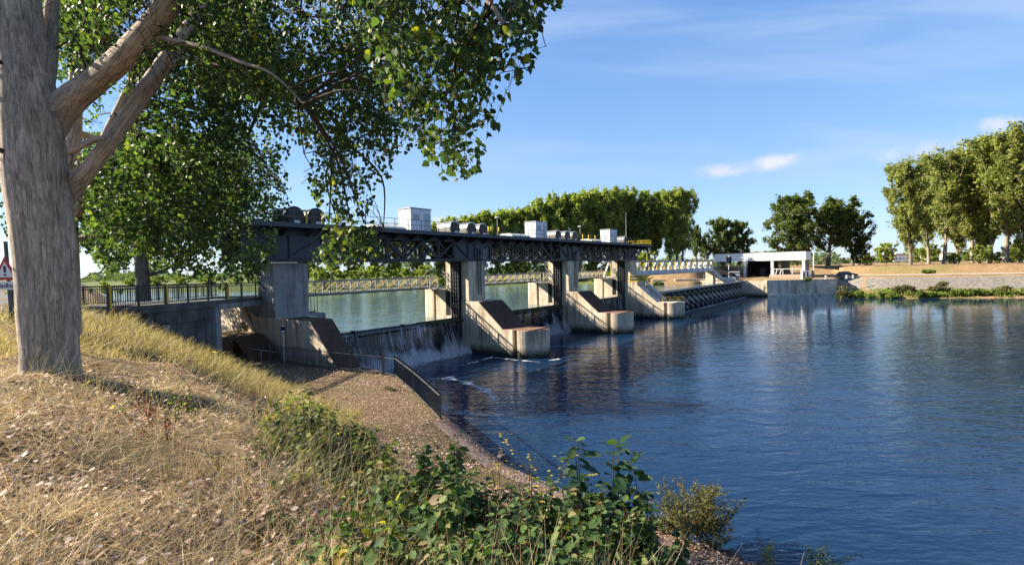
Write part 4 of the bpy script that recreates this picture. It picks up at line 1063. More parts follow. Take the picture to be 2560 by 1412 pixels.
# distant white caravans and low roofs beyond the dike
for i, (px, py, Y, w, h, lb) in enumerate(((2258, 649, 330, 12, 4, "low white building far beyond the dike, left of the pale trunk"), (2300, 648, 330, 13, 3.6, "low white caravan far beyond the dike, between two trunks"), (2327, 649, 320, 6, 3.2, "small pale caravan far beyond the dike, beside the dark trunk"), (2385, 645, 360, 13, 4, "long low pale roof far beyond the dike"))):
    m0 = at(px, py+4, Y); a = MB(); a.box(m0.x-w/2, m0.x+w/2, Y, Y+5, m0.z, m0.z+h)
    r_ = MB(); r_.prism([(-w/2-.3, m0.z+h), (w/2+.3, m0.z+h), (w/2-1, m0.z+h+1), (-w/2+1, m0.z+h+1)], lambda x, z: (m0.x+x, Y-.3, z), lambda x, z: (m0.x+x, Y+5.3, z))
    d_ = MB(); 
    for x in np.arange(-w/2+1, w/2-1, 2.5): d_.box(m0.x+x, m0.x+x+1.1, Y-.06, Y-.003, m0.z+1.2, m0.z+2.4)
    solo_box('caravan' if 'caravan' in lb else 'low_building', lb, 'caravan' if 'caravan' in lb else 'building', [('wall', a, M['white']), ('roof', r_, M['pinkbrick'] if i in (0, 3) else M['white']), ('window', d_, M['glass'])], (m0.x, Y+2, m0.z))
# ================================================================== LEAVES
HEART = (np.array([(0,0,0),(-.40,.16,.05),(-.40,.44,.07),(0,1,-.05),(.40,.44,.07),(.40,.16,.05)]), np.array([(0,3,2,1),(0,5,4,3)]))
OVAL = (np.array([(0,0,0),(-.24,.25,.05),(-.25,.62,.03),(0,1,-.10),(.25,.62,.03),(.24,.25,.05)]), np.array([(0,3,2,1),(0,5,4,3)]))
QUAD = (np.array([(-.5,0,0),(-.35,.9,.08),(.5,1,0),(.4,.1,.1)]), np.array([(0,1,2,3)]))
def unit(v): return v/np.maximum(np.linalg.norm(v, axis=1, keepdims=True), 1e-9)
def leaf_geo(P, ax, nr, L, tmpl, wr=1.0):
    ax = unit(ax); sd = unit(np.cross(ax, nr)); nn = np.cross(sd, ax)
    tv, tf = tmpl; n = len(P); k = len(tv)
    L = np.broadcast_to(np.asarray(L, float), (n,))[:, None, None]
    V = P[:, None, :]+L*(tv[None,:,0:1]*wr*sd[:,None,:]+tv[None,:,1:2]*ax[:,None,:]+tv[None,:,2:3]*nn[:,None,:])
    F = tf[None]+(np.arange(n)*k)[:, None, None]
    return V.reshape(-1, 3), F.reshape(-1, tf.shape[1])
def leaf_obj(name, P, ax, nr, L, tmpl, mat, parent=None, wr=1.0):
    V, F = leaf_geo(np.asarray(P), np.asarray(ax), np.asarray(nr), L, tmpl, wr)
    return np_obj(name, V, F, mat, parent)
def rdir(n): return unit(RNG.normal(size=(n, 3)))
CRn, CUn, FWn = np.array(CR), np.array(CU), np.array(_fw)
def project(P):
    Q = P-np.array([0, 0, EYE]); z = Q@FWn
    z = np.where(np.abs(z) < .05, .05, z)
    return 1280+FPX*(Q@CRn)/z, 706-FPX*(Q@CUn)/z, z
def inside(px, py, poly):
    r = np.zeros(px.shape, bool); n = len(poly)
    for i in range(n):
        x0, y0 = poly[i]; x1, y1 = poly[(i+1) % n]
        if y0 == y1: continue
        c = ((y0 > py) != (y1 > py)) & (px < (x1-x0)*(py-y0)/(y1-y0)+x0)
        r ^= c
    return r
def catmull(pts, m=8):
    pts = [Vector(p) for p in pts]; out = []
    for i in range(len(pts)-1):
        a, b, c, d = pts[max(i-1,0)], pts[i], pts[i+1], pts[min(i+2, len(pts)-1)]
        for k in range(m):
            t = k/m
            out.append(.5*((2*b)+(c-a)*t+(2*a-5*b+4*c-d)*t*t+(3*b-a-3*c+d)*t**3))
    out.append(pts[-1]); return out
def limb(mb, pts, r0, r1, n=12, m=8, amp=.06, seed=0, flare=0, rad=None, ridge=0):
    P = catmull(pts, m); K = len(P); R = []
    for i in range(K):
        f = i/(K-1); r = r0+(r1-r0)*f if rad is None else float(np.interp(f, np.linspace(0, 1, len(rad)), rad))
        R.append(r*(1+flare*math.exp(-f*K/5.5)))
    vs = []; fs = []; ref = None; b_ = len(mb.v); run = seed*3.7
    for i, p in enumerate(P):
        if i: run += (P[i]-P[i-1]).length
        d = (P[min(i+1,K-1)]-P[max(i-1,0)]).normalized()
        if ref is None: ref = Vector((0,1,0)) if abs(d.y) < .9 else Vector((1,0,0))
        a = d.cross(ref).normalized(); b = a.cross(d).normalized(); ref = b
        for k in range(n):
            an = 2*math.pi*k/n; dr = a*math.cos(an)+b*math.sin(an)
            q = p*1.1+Vector((seed*7.1, 0, 0))
            dis = 1+amp*2*noise.noise(Vector((dr.x*1.6+seed, dr.y*1.6, q.z*.55)))
            if ridge: dis += ridge*noise.noise(Vector((dr.x*7+seed, dr.y*7, q.z*.9)))
            dis += flare*.5*math.exp(-i/5.)*noise.noise(Vector((dr.x*2.5, dr.y*2.5, seed)))
            mb.at[b_+len(vs)] = (math.cos(an)*max(R[i], .08), math.sin(an)*max(R[i], .08), run)
            vs.append(p+dr*R[i]*dis)
    for i in range(K-1):
        for k in range(n): fs.append((i*n+k, i*n+(k+1) % n, (i+1)*n+(k+1) % n, (i+1)*n+k))
    mb.add(vs, fs, True); mb.add(vs[-n:], [tuple(range(n))])
    return P

def sprays(hubs_from, polys, dr, count, nleaf, L, length, gap, seed, keepout=None, noise_s=.55):
    """drooping leafy twigs whose leaves stay inside the outline the crown has; returns leaf arrays and twig paths"""
    rng = np.random.default_rng(seed); allP = []; allA = []; paths = []
    for poly in polys:
        xs = [p[0] for p in poly]; ys = [p[1] for p in poly]
        got = 0; tries = 0
        cnt = count if np.isscalar(count) else count[polys.index(poly)]
        while got < cnt and tries < cnt*30:
            tries += 1
            px = rng.uniform(min(xs), max(xs)); py = rng.uniform(min(ys), max(ys)); Y = dr[0]*(dr[1]/dr[0])**rng.uniform()
            if not inside(np.array([px]), np.array([py]), poly)[0]: continue
            c = at(px, py, Y)
            if noise.noise(Vector(c)*noise_s+Vector((seed, 0, 0))) < gap: continue
            got += 1
            ln = length*rng.uniform(.55, 1.3); az = rng.uniform(0, 2*math.pi); out = rng.uniform(.2, 1.15)
            h = np.array([math.cos(az)*out, math.sin(az)*out, 0])
            top = np.array(c)+np.array([0, 0, ln*.4])-h*ln*.4
            t = np.linspace(0, 1, 6)
            path = top+np.outer(t, h*ln)+np.outer(t**1.6, [0, 0, -ln*(1-.5*out)])+np.outer(t*(1-t), [0, 0, .35*ln])
            paths.append(path)
            n = max(4, int(nleaf*rng.uniform(.6, 1.3))); tt = rng.uniform(.05, 1, n)*.999
            i = (tt*5).astype(int); f = (tt*5-i)[:, None]
            P = path[i]*(1-f)+path[i+1]*f+rng.normal(size=(n, 3))*ln*.085
            A_ = np.stack([rng.normal(0, .45, n), rng.normal(0, .45, n), -np.abs(rng.normal(.75, .35, n))], 1)
            allP.append(P); allA.append(A_)
    P = np.concatenate(allP); A_ = np.concatenate(allA)
    px, py, z = project(P); ok = np.zeros(len(P), bool)
    for poly in polys: ok |= inside(px, py, poly)
    ok &= z > 2.5
    for ko in (keepout or []): ok &= ~inside(px, py, ko)
    return P[ok], A_[ok], paths
def twig_mesh(paths, r0, polys=None, every=1):
    V = []; F = []; b = 0
    for path in paths[::every]:
        if polys is not None:
            px, py, z = project(path[-1:]); 
            if not any(inside(px, py, p)[0] for p in polys): path = path[:4]
            px, py, z = project(path[-1:])
            if z[0] < 2: continue
        k = len(path)
        for i, p in enumerate(path):
            r = r0*(1-.75*i/k)
            for an in (0, 2.1, 4.2): V.append(p+np.array([math.cos(an)*r, math.sin(an)*r, 0]))
        for i in range(k-1):
            for j in range(3): F.append((b+i*3+j, b+i*3+(j+1) % 3, b+(i+1)*3+(j+1) % 3, b+(i+1)*3+j))
        b += k*3
    return V, F
def connect(paths, limbs, frac, rng, r0, sag=.3, maxl=9):
    """side branches from the limbs to hubs among the sprays, then thin links from the hubs to each spray"""
    L = np.array([tuple(p) for l in limbs for p in l]); tops = np.array([p[0] for p in paths])
    nh = max(3, int(len(paths)*frac)); hubs = tops[rng.choice(len(tops), nh, replace=False)]
    mb = MB()
    for h in hubs:
        d = np.linalg.norm(L-h, axis=1); i = int(np.argmin(d+rng.uniform(0, .8, len(d))))
        a = Vector(L[i]); b = Vector(h)
        if (a-b).length > maxl: continue
        m = a.lerp(b, .5)+Vector((rng.normal(0, .15), rng.normal(0, .15), sag*(a-b).length*.3))
        mb.tube(catmull([a, m, b], 5), list(np.linspace(r0*(a-b).length**.5, r0*.35, 11)), 5, False)
    for tp in tops:
        d = np.linalg.norm(hubs-tp, axis=1); h = hubs[int(np.argmin(d))]
        if 0.05 < d.min() < 1.8:
            a = Vector(h); b = Vector(tp)
            mb.tube([a, a.lerp(b, .5)+Vector((0, 0, .08*(b-a).length)), b], [r0*.4, r0*.3, r0*.2], 3, False)
    return mb

# ------------------------------------------------------------------ the near poplar
base = onz(125, 932, 7.42); bx, by = base.x, base.y
t1 = thing('poplar_tree', "nearest poplar with a thick grey trunk and overhanging leafy branches", 'tree', (bx, by, gz(bx, by)), 'poplars on the near bank')
tr = MB(); Yt = by
limbs1 = []
main = [Vector((bx-.0, by, gz(bx, by)-.25)), at(125, 860, Yt), at(116, 700, Yt), at(103, 550, Yt), at(90, 420, Yt), at(80, 300, Yt+.05), at(58, 160, Yt+.1), at(40, 0, Yt+.2), at(10, -250, Yt+.4), at(-20, -700, Yt+.8), at(20, -1300, Yt+1.5)]
limbs1.append(limb(tr, main, .5, .2, 44, 12, .065, 1, .13, rad=[.415, .385, .375, .385, .40, .40, .325, .31, .28, .24, .10], ridge=.05))
la = [at(92, 390, Yt+.30), at(158, 270, Yt+.18), at(235, 205, Yt-.2), at(320, 130, Yt-.8), at(400, 40, Yt-1.1), at(470, -80, Yt-1.4), at(560, -300, Yt-1.7), at(700, -600, Yt-1.9)]
limbs1.append(limb(tr, la, .28, .1, 18, 8, .06, 2, 0, rad=[.22, .225, .18, .165, .155, .14, .11, .05], ridge=.02))
lb = [at(108, 580, Yt+.38), at(176, 478, Yt+.30), at(240, 400, Yt+.1), at(300, 320, Yt+.1), at(365, 225, Yt+.2), at(430, 130, Yt+.3), at(490, 40, Yt+.4), at(560, -90, Yt+.5), at(680, -300, Yt+.6)]
limbs1.append(limb(tr, lb, .2, .08, 16, 8, .06, 3, 0, rad=[.14, .145, .122, .115, .125, .115, .10, .08, .04], ridge=.02))
limbs1.append(limb(tr, [at(95, 260, Yt+.2), at(118, 150, Yt+.5), at(128, 40, Yt+.8), at(150, -150, Yt+1.2)], .18, .08, 12, 6, .05, 4))
limbs1.append(limb(tr, [at(383, 92, Yt-.95), at(440, 102, Yt-1.2), at(520, 122, Yt-1.5), at(600, 155, Yt-1.7), at(680, 185, Yt-1.9), at(760, 260, Yt-2.0)], .042, .01, 8, 6, .04, 5))
limbs1.append(limb(tr, [at(420, 165, Yt+.3), at(470, 150, Yt+.2), at(560, 170, Yt), at(680, 190, Yt-.2), at(800, 260, Yt-.3), at(870, 360, Yt-.4)], .06, .015, 8, 6, .04, 6))
limbs1.append(limb(tr, [at(470, -80, Yt-1.4), at(600, -160, Yt-1.9), at(780, -190, Yt-2.5), at(980, -160, Yt-3.1), at(1150, -80, Yt-3.5), at(1260, 60, Yt-3.7)], .11, .02, 10, 6, .04, 7))
limbs1.append(limb(tr, [at(560, -90, Yt+.5), at(700, -60, Yt+.4), at(850, 20, Yt+.2), at(960, 150, Yt), at(1010, 260, Yt-.2)], .09, .015, 8, 6, .04, 8))
limbs1.append(limb(tr, [at(175, 378, Yt), at(230, 352, Yt-.2), at(262, 345, Yt-.4)], .06, .04, 8, 4, .04, 9))
tr.build('trunk', M['bark'], t1)
NEARP = [(840,-60),(1405,-60),(1400,6),(1365,26),(1352,60),(1345,105),(1352,135),(1325,190),(1312,235),(1265,258),(1255,290),(1250,328),(1215,345),(1192,438),(1160,450),(1120,442),(1075,458),(1060,405),(1045,340),(985,300),(930,200),(900,100)]
MIDP = [(150,-60),(1000,-60),(1050,60),(1080,220),(1062,330),(1030,378),(985,380),(990,440),(955,472),(925,512),(935,560),(952,600),(945,650),(905,668),(850,655),(800,690),(768,655),(800,610),(818,545),(778,492),(765,440),(782,385),(735,350),(700,290),(640,245),(480,235),(420,300),(330,235),(260,215),(200,190),(160,110)]
UPP = [(120,-900),(1500,-900),(1420,-40),(130,-40)]
KEEP = [(-50,-60),(80,-60),(100,150),(190,280),(300,190),(420,40),(440,-40),(400,-40),(250,100),(160,190),(120,60),(110,-60)]
KEEP = [KEEP, [(150,545),(150,440),(225,360),(300,265),(360,180),(400,120),(450,120),(440,190),(360,300),(270,430),(200,520)]]
p1, a1_, s1 = sprays(limbs1, [NEARP], (4.6, 6.6), 185, 18, .09, .85, -.16, 11)
p2, a2_, s2 = sprays(limbs1, [MIDP], (6.6, 10.5), 800, 23, .08, .9, -.15, 12, KEEP)
p3, a3_, s3 = sprays(limbs1, [UPP], (5.0, 11.5), 330, 16, .1, 1.0, -.3, 13)
# unseen crown sprays beyond the picture edge, added to dapple the slope with shade
rg_ = np.random.default_rng(14); p4 = []; s4 = []
for i in range(110):
    c = np.array([rg_.uniform(-15, -8.5), rg_.uniform(1.5, 8.5), 0]); c[2] = 10.2+(-c[0]-8)*.55+rg_.uniform(-.6, 3.0)
    if noise.noise(Vector(c)*.5) < .02: continue
    path = c+np.outer(np.linspace(0, 1, 6), [rg_.normal(0, .5), rg_.normal(0, .5), -.9]); s4.append(path)
    p4.append(path[rg_.integers(0, 6, 20)]+rg_.normal(0, .17, (20, 3)))
p4 = np.concatenate(p4); a4_ = rg_.normal(0, .45, p4.shape)+np.array([0, 0, -.8]); s3 = s3+s4
p3 = np.concatenate([p3, p4]); a3_ = np.concatenate([a3_, a4_])
P = np.concatenate([p1, p2, p3]); Ax = np.concatenate([a1_, a2_, a3_])
n_ = len(P); Ls = np.concatenate([RNG.uniform(.06, .105, len(p1)), RNG.uniform(.055, .09, len(p2)), RNG.uniform(.09, .14, len(p3))])
leaf_obj('crown', P, Ax, rdir(n_), Ls, HEART, M['leaf'], t1)
rg = np.random.default_rng(5)
tw_ = connect(s1+s2+s3, limbs1, .10, rg, .020)
V, F = twig_mesh(s1+s2+s3, .006, [NEARP, MIDP, UPP])
V = np.array(V); b0 = len(tw_.v); tw_.v += [tuple(v) for v in V]; tw_.f += [tuple(b0+i for i in f) for f in F]; tw_.sm += [True]*len(F)
tw_.build('twig_spray', M['twig'], t1)

# ------------------------------------------------------------------ second poplar close behind it
b2 = onz(166, 846, 7.42)
t3 = thing('poplar_tree', "second poplar, its dark trunk almost hidden behind the nearest trunk", 'tree', (b2.x, b2.y, gz(b2.x, b2.y)), 'poplars on the near bank')
tr = MB(); Y3 = b2.y; limbs3 = []
limbs3.append(limb(tr, [Vector((b2.x, b2.y, gz(b2.x, b2.y)-.2)), at(166, 760, Y3), at(166, 600, Y3), at(172, 450, Y3), at(185, 330, Y3), at(190, 150, Y3+.2), at(200, -200, Y3+.5)], .31, .1, 16, 6, .05, 21, .15))
limbs3.append(limb(tr, [at(170, 560, Y3), at(205, 490, Y3), at(240, 400, Y3+.2), at(290, 290, Y3+.4), at(330, 200, Y3+.6), at(350, 120, Y3+.8)], .17, .07, 10, 6, .05, 22))
for k, pts in enumerate(([(172,470),(260,430),(360,420),(470,450),(560,520)], [(290,290),(400,260),(520,280),(620,340),(680,440)], [(190,330),(300,380),(420,520),(520,620)], [(330,200),(440,150),(560,170),(660,240)], [(180,600),(260,590),(330,578),(400,600)])):
    limbs3.append(limb(tr, [at(x, y, Y3+.3*i+.5*k*(i > 0)) for i, (x, y) in enumerate(pts)], .085, .02, 7, 5, .04, 30+k))
tr.build('trunk', M['bark'], t3)
P3 = [(120,-60),(640,-60),(690,130),(735,200),(722,330),(728,440),(742,480),(735,510),(692,525),(697,610),(660,690),(600,680),(565,735),(530,705),(470,700),(420,670),(340,635),(255,640),(192,625),(185,150)]
P3L = [(-60,370),(28,395),(34,470),(28,600),(5,625),(-60,640)]
q1, qa, qs_ = sprays(limbs3, [P3], (11.5, 17.5), 1250, 25, .09, 1.0, -.04, 31, None, .33)
q2, qb, qt = sprays(limbs3, [P3L, [(92,-60),(280,-60),(250,190),(180,250),(140,200)]], (11.5, 17), [26, 110], 20, .09, .9, -.3, 32)
P = np.concatenate([q1, q2]); Ax = np.concatenate([qa, qb])
leaf_obj('crown', P, Ax, rdir(len(P)), RNG.uniform(.08, .135, len(P)), HEART, M['leaf_mid'], t3)
tw_ = connect(qs_+qt, limbs3, .06, rg, .022, maxl=7)
V, F = twig_mesh(qs_+qt, .008, [P3, P3L], 2)
b0 = len(tw_.v); tw_.v += [tuple(v) for v in V]; tw_.f += [tuple(b0+i for i in f) for f in F]; tw_.sm += [True]*len(F)
tw_.build('twig_spray', M['twig'], t3)

# ------------------------------------------------------------------ third poplar beyond the approach bridge
b4 = onz(357, 746, 7.3)
t4 = thing('poplar_tree', "third poplar with a forked trunk standing behind the approach bridge railing", 'tree', (b4.x, b4.y, gz(b4.x, b4.y)), 'poplars on the near bank')
tr = MB(); Y4 = b4.y; limbs4 = []
limbs4.append(limb(tr, [Vector((b4.x, b4.y, gz(b4.x, b4.y)-.3)), at(357, 700, Y4), at(352, 640, Y4), at(355, 560, Y4), at(352, 450, Y4), at(345, 300, Y4)], .52, .15, 12, 6, .05, 41, .15))
for k, pts in enumerate(([(350,630),(318,585),(280,540),(262,480)], [(338,600),(250,595),(195,604)], [(356,600),(420,560),(480,480)], [(355,640),(440,600),(520,600),(600,640)], [(352,500),(450,420),(560,400)], [(354,690),(400,680),(440,660)])):
    limbs4.append(limb(tr, [at(x, y, Y4+.8*(k-2)*i/3) for i, (x, y) in enumerate(pts)], .2, .05, 8, 5, .04, 50+k))
tr.build('trunk', M['bark_far'], t4)
P4 = [(200,330),(690,330),(700,520),(672,640),(650,700),(600,705),(560,690),(500,715),(440,700),(400,725),(370,690),(330,660),(300,690),(262,690),(230,640),(205,560)]
q1, qa, qs_ = sprays(limbs4, [P4], (36, 48), 1000, 30, .3, 2.6, -.05, 41, None, .16)
leaf_obj('crown', q1, qa, rdir(len(q1)), RNG.uniform(.16, .30, len(q1)), HEART, M['leaf_mid'], t4)
tw_ = connect(qs_, limbs4, .06, rg, .04, maxl=12); tw_.build('twig_spray', M['twig'], t4)

# ------------------------------------------------------------------ FAR TREES: prototypes with their own limbs and leaf clumps
def far_tree(name, H, prof, nlimb, nleaf, size, mat, bark, seed, lean=0, up=.8, bare=.12):
    """prof: crown half width as a function of the height fraction; up: how steeply the limbs climb"""
    rng = np.random.default_rng(seed)
    root = thing(name, None, 'tree', (0, 0, 0))
    mb = MB(); r0 = H*.016
    ax = lambda f: Vector((lean*H*f*f+.014*H*math.sin(f*5+seed), .014*H*math.cos(f*4+seed), H*f))
    limb(mb, [ax(f) for f in np.linspace(-.01, .93, 9)], r0, r0*.10, 8, 3, .06, seed, .25)
    cl = []
    for i in range(nlimb):
        f0 = bare+(.90-bare)*((i+rng.uniform(0, 1))/nlimb); a = i*2.4+rng.normal(0, .4)
        v = (f0-bare)/(1-bare); R = prof(min(1, v+.12))*H*rng.uniform(.6, 1.15)
        p0 = ax(f0); rise = R*up*rng.uniform(.7, 1.4)+.02*H
        tip = p0+Vector((math.cos(a)*R, math.sin(a)*R, min(rise, (1.0-f0)*H)))
        m = p0.lerp(tip, .5)+Vector((0, 0, -.12*R))
        path = catmull([p0, m, tip], 5); mb.tube(path, list(np.linspace(r0*.42*(1.15-f0), r0*.05, len(path))), 5, False)
        for j in range(4):
            k = int(len(path)*(.35+.62*j/3.2)); k = min(k, len(path)-1); c0 = path[k]
            sub = c0+Vector((rng.normal(0, .30), rng.normal(0, .30), rng.uniform(.0, .45)))*R*.8
            if j: mb.tube([c0, c0.lerp(sub, .5)+Vector((0, 0, -.02*R)), sub], [r0*.10, r0*.07, r0*.03], 4, False)
            for q in (.25, .65, 1.0)[0 if k > 3 else 1:]: cl.append((c0.lerp(sub, q), .6+.5*q))
    for i in range(6): cl.append((ax(.86+.022*i)+Vector((rng.normal(0, .02), rng.normal(0, .02), 0))*H, .7))
    mb.build('trunk', bark, root)
    P = []
    for c, k in cl:
        n = int(nleaf*rng.uniform(.5, 1.5)); s = H*rng.uniform(.014, .033)*k
        d = unit(rng.normal(size=(n, 3)))*np.cbrt(rng.uniform(.05, 1, (n, 1)))
        P.append(np.array(c)+d*np.array([s*.85, s*.85, s*1.65])+rng.normal(0, s*.42, (n, 3)))
    P = np.concatenate(P); n = len(P)
    leaf_obj('crown', P, rng.normal(size=(n, 3))+np.array([0, 0, .3]), rng.normal(size=(n, 3)), rng.uniform(.45, 1.3, n)*size, QUAD, mat, root)
    return root
tall = lambda v: (.05+.13*math.sin(min(1, v*1.15+.12)*math.pi)**.8)*(1 if v < .85 else max(.2, (1-v)/.15))
dome = lambda v: .20*math.sqrt(max(0, 1-(1.75*(v-.45))**2))+.02
rnd = lambda v: .36*math.sqrt(max(0, 1-(2*v-1)**2))+.02
PROTO = [far_tree('poplar_tree', 22, dome, 48, 44, .38, M['leaf_far'], M['bark_far'], 101, 0, 2.1, .10),
         far_tree('poplar_tree', 22, dome, 50, 44, .38, M['leaf_far'], M['bark_far'], 102, .04, 1.9, .08),
         far_tree('poplar_tree', 22, tall, 38, 38, .38, M['leaf_far2'], M['bark_far'], 103, -.02, 1.8, .16),
         far_tree('poplar_tree', 26, lambda v: .15*math.sqrt(max(.02, 1-(1.75*(v-.46))**2))+.02, 54, 40, .40, M['leaf_gold'], M['bark_pale'], 104, .03, 2.0, .09),
         far_tree('poplar_tree', 26, lambda v: .17*math.sqrt(max(.02, 1-(1.7*(v-.5))**2))+.02, 42, 36, .40, M['leaf_gold'], M['bark_pale'], 105, -.03, 2.1, .17),
         far_tree('poplar_tree', 22, lambda v: .24*math.sqrt(max(.02, 1-(1.7*(v-.42))**2))+.02, 54, 42, .40, M['leaf_far2'], M['bark_far'], 106, 0, .7, .04),
         far_tree('round_tree', 12, rnd, 26, 52, .36, M['leaf_far'], M['bark_far'], 107, 0, .4, .03)]
PH = [22, 22, 22, 26, 26, 22, 12]; used = [False]*7
ORD = ['first', 'second', 'third', 'fourth', 'fifth', 'sixth', 'seventh', 'eighth', 'ninth', 'tenth', 'eleventh', 'twelfth', 'thirteenth', 'fourteenth', 'fifteenth', 'sixteenth', 'seventeenth', 'eighteenth', 'nineteenth', 'twentieth']
def plant_tree(kd, px, top, Y, label, group, wx=1.0, base=None):
    u = ray(px, 700); x = u.x/u.y*Y; zb = fz(x, Y) if base is None else base
    h = at(px, top, Y).z-zb; s = h/PH[kd]
    if not used[kd]: o = PROTO[kd]; used[kd] = True
    else: o = copy_tree(PROTO[kd])
    o.location = (x, Y, zb-.2); o.rotation_euler.z = random.uniform(0, 6.28)
    o.scale = (s*wx, s*wx, s); o['label'] = label; o['group'] = group
    return o
row = [(770,592,185,1,1.1),(830,590,180,0,1.1),(885,584,182,1,1.1),(940,580,178,0,1.1),(990,572,182,1,1.2),(1045,575,178,0,1.1),(1100,566,176,1,1.2),(1150,556,176,0,1.2),(1195,548,178,1,1.1),(1245,540,176,0,1.15),(1290,534,178,1,1.15),(1335,530,176,0,1.1)]
for i, (px, tp, Y, kd, w) in enumerate(row):
    plant_tree(kd, px, tp, Y, f"green poplar beyond the lake behind the bridge truss, {ORD[i]} from the near pier", 'lower poplar row beyond the lake', w)
row = [(1375,512,172,0,.9),(1412,503,174,1,.9),(1450,497,170,0,.9),(1490,492,174,1,.9),(1528,488,170,0,.9),(1566,489,174,1,.85),(1602,490,170,2,1.1),(1640,492,176,0,.85),(1674,489,170,1,.85),(1706,490,168,0,.8)]
for i, (px, tp, Y, kd, w) in enumerate(row):
    plant_tree(kd, px, tp, Y, f"tall poplar in the high grove behind the bridge, {ORD[i]} from the left", 'high poplar grove beyond the lake', w)
row2 = [(1395,530,186),(1470,515,188),(1545,510,188),(1620,512,188),(1690,520,186)]
for i, (px, tp, Y) in enumerate(row2):
    plant_tree(2, px, tp, Y, f"shaded poplar in the back of the high grove, {ORD[i]} from the left", 'high poplar grove beyond the lake', 1.2)
plant_tree(2, 1742, 560, 195, "thin dark poplar beside the high grove, above the white footbridge", 'dark trees above the white footbridge', .9)
plant_tree(2, 1762, 588, 200, "short dark poplar between the thin poplar and the dome shaped one", 'dark trees above the white footbridge', 1.2)
plant_tree(5, 1803, 545, 200, "dark green tree left half of the dome above the canopy end", 'dark trees above the white footbridge', 1.0)
plant_tree(5, 1848, 552, 200, "dome shaped dark green tree just above the canopy end", 'dark trees above the white footbridge', .95)
plant_tree(5, 1990, 486, 188, "large dense tree behind the white canopy roof", 'trees behind the canopy', 1.25)
plant_tree(2, 2075, 492, 192, "dark airy tree with forked trunk, behind the tall lamp post", 'trees behind the canopy', 1.7)
plant_tree(2, 2128, 510, 196, "leaning dark tree right of the tall lamp post", 'trees behind the canopy', 1.5)
plant_tree(5, 2150, 590, 190, "low bushy tree right of the leaning dark tree", 'trees behind the canopy', 1.1)
rt = [(2272,418,172,3,1.15,"golden poplar with a pale trunk, leftmost of the tall group on the dike"),(2362,398,184,4,1.15,"airy poplar with a dark bare trunk, behind the dike group's first tree"),(2425,388,190,4,1.2,"slender poplar in the middle of the tall dike group"),
      (2470,375,182,3,1.25,"golden poplar with ivy clad trunk in the tall dike group"),(2512,350,172,4,1.3,"tallest poplar with a long pale bare trunk on the dike"),(2575,335,166,3,1.25,"big golden poplar cut off by the picture edge on the dike")]
rt += [(2318,440,205,4,1.2,"shaded poplar filling the gap behind the leftmost dike poplars"),(2398,412,210,3,1.2,"shaded poplar behind the airy poplar of the dike group"),(2452,402,206,3,1.2,"shaded poplar behind the slender middle poplar on the dike"),(2545,372,204,4,1.2,"shaded poplar behind the tallest dike poplar")]
for px, tp, Y, kd, w, lb in rt: plant_tree(kd, px, tp, Y, lb, 'tall poplars on the far dike', w*.86)
for px, tp, Y, lb, w in ((2215, 606, 270, "distant round bush left of the golden poplar trunk", 1.3), (2325, 608, 290, "distant dark round tree between two dike poplars", 1.5), (2290, 618, 300, "distant round tree behind the golden poplar trunk", 1.2), (2545, 596, 185, "round green bush beneath the tall dike poplars, by the picture edge", 1.1), (2495, 628, 180, "low round bush between the pale trunks on the dike", 1.4), (2168, 636, 176, "low round bush on the dike right of the leaning tree", 1.5), (1935, 625, 330, "faint distant round tree above the canopy roof", 1.6), (1890, 628, 340, "faint distant round tree left above the canopy roof", 1.8), (2448, 612, 178, "broad bush under the slender middle poplar on the dike", 1.5), (2530, 618, 176, "low green bush left of the picture edge bush on the dike", 1.6), (2385, 630, 186, "dark low bush under the airy poplar on the dike", 1.6), (2420, 634, 340, "distant hedge like tree behind the caravans", 2.2)):
    plant_tree(6, px, tp, Y, lb, 'round trees and bushes beyond the dike', w)
# far hedge of the lake shore on the near side, and hedge by the road
for i, (px, tp, Y, w, bs) in enumerate(((20,722,52,1.1,7.2),(-60,715,50,1.2,7.2),(90,724,54,1.0,7.2),(225,716,60,1.1,7.2),(262,700,56,1.1,7.2),(300,718,60,1.3,7.0))):
    plant_tree(6, px, tp, Y, f"roadside hazel bush behind the near trunk, {ORD[i]} of the hedge", 'hedge bushes by the near road', w, bs)
for i, (px, tp, Y, w) in enumerate(((330,694,215,2.2),(395,690,220,2.4),(455,692,215,2.2),(520,690,210,2.4),(590,692,205,2.2),(650,690,200,2.2),(715,688,195,2.0))):
    plant_tree(6, px, tp, Y, f"hazy round tree on the far lake shore behind the approach railing, {ORD[i]} along", 'round trees on the far lake shore', w)
shore_lb = ["low", "high"]
k_ = 0
for i, u_ in enumerate(np.arange(-.38, .30, .034)):
    for j in (0, 1):
        ys = far_rows(u_)[1][0]+(5 if j == 0 else 15); x = u_*ys; pr = project(np.array([[x, ys, fz(x, ys)+(2.6 if j == 0 else 5.6)+.8*math.sin(i*2.3+j)]]))
        plant_tree(6, float(pr[0][0]), float(pr[1][0]), ys, f"{'low' if j == 0 else 'tall'} green bush at the lake edge under the footbridges, {ORD[min(i, 19)]} along the shore", 'shore bushes along the lake', 2.0 if j == 0 else 1.3)

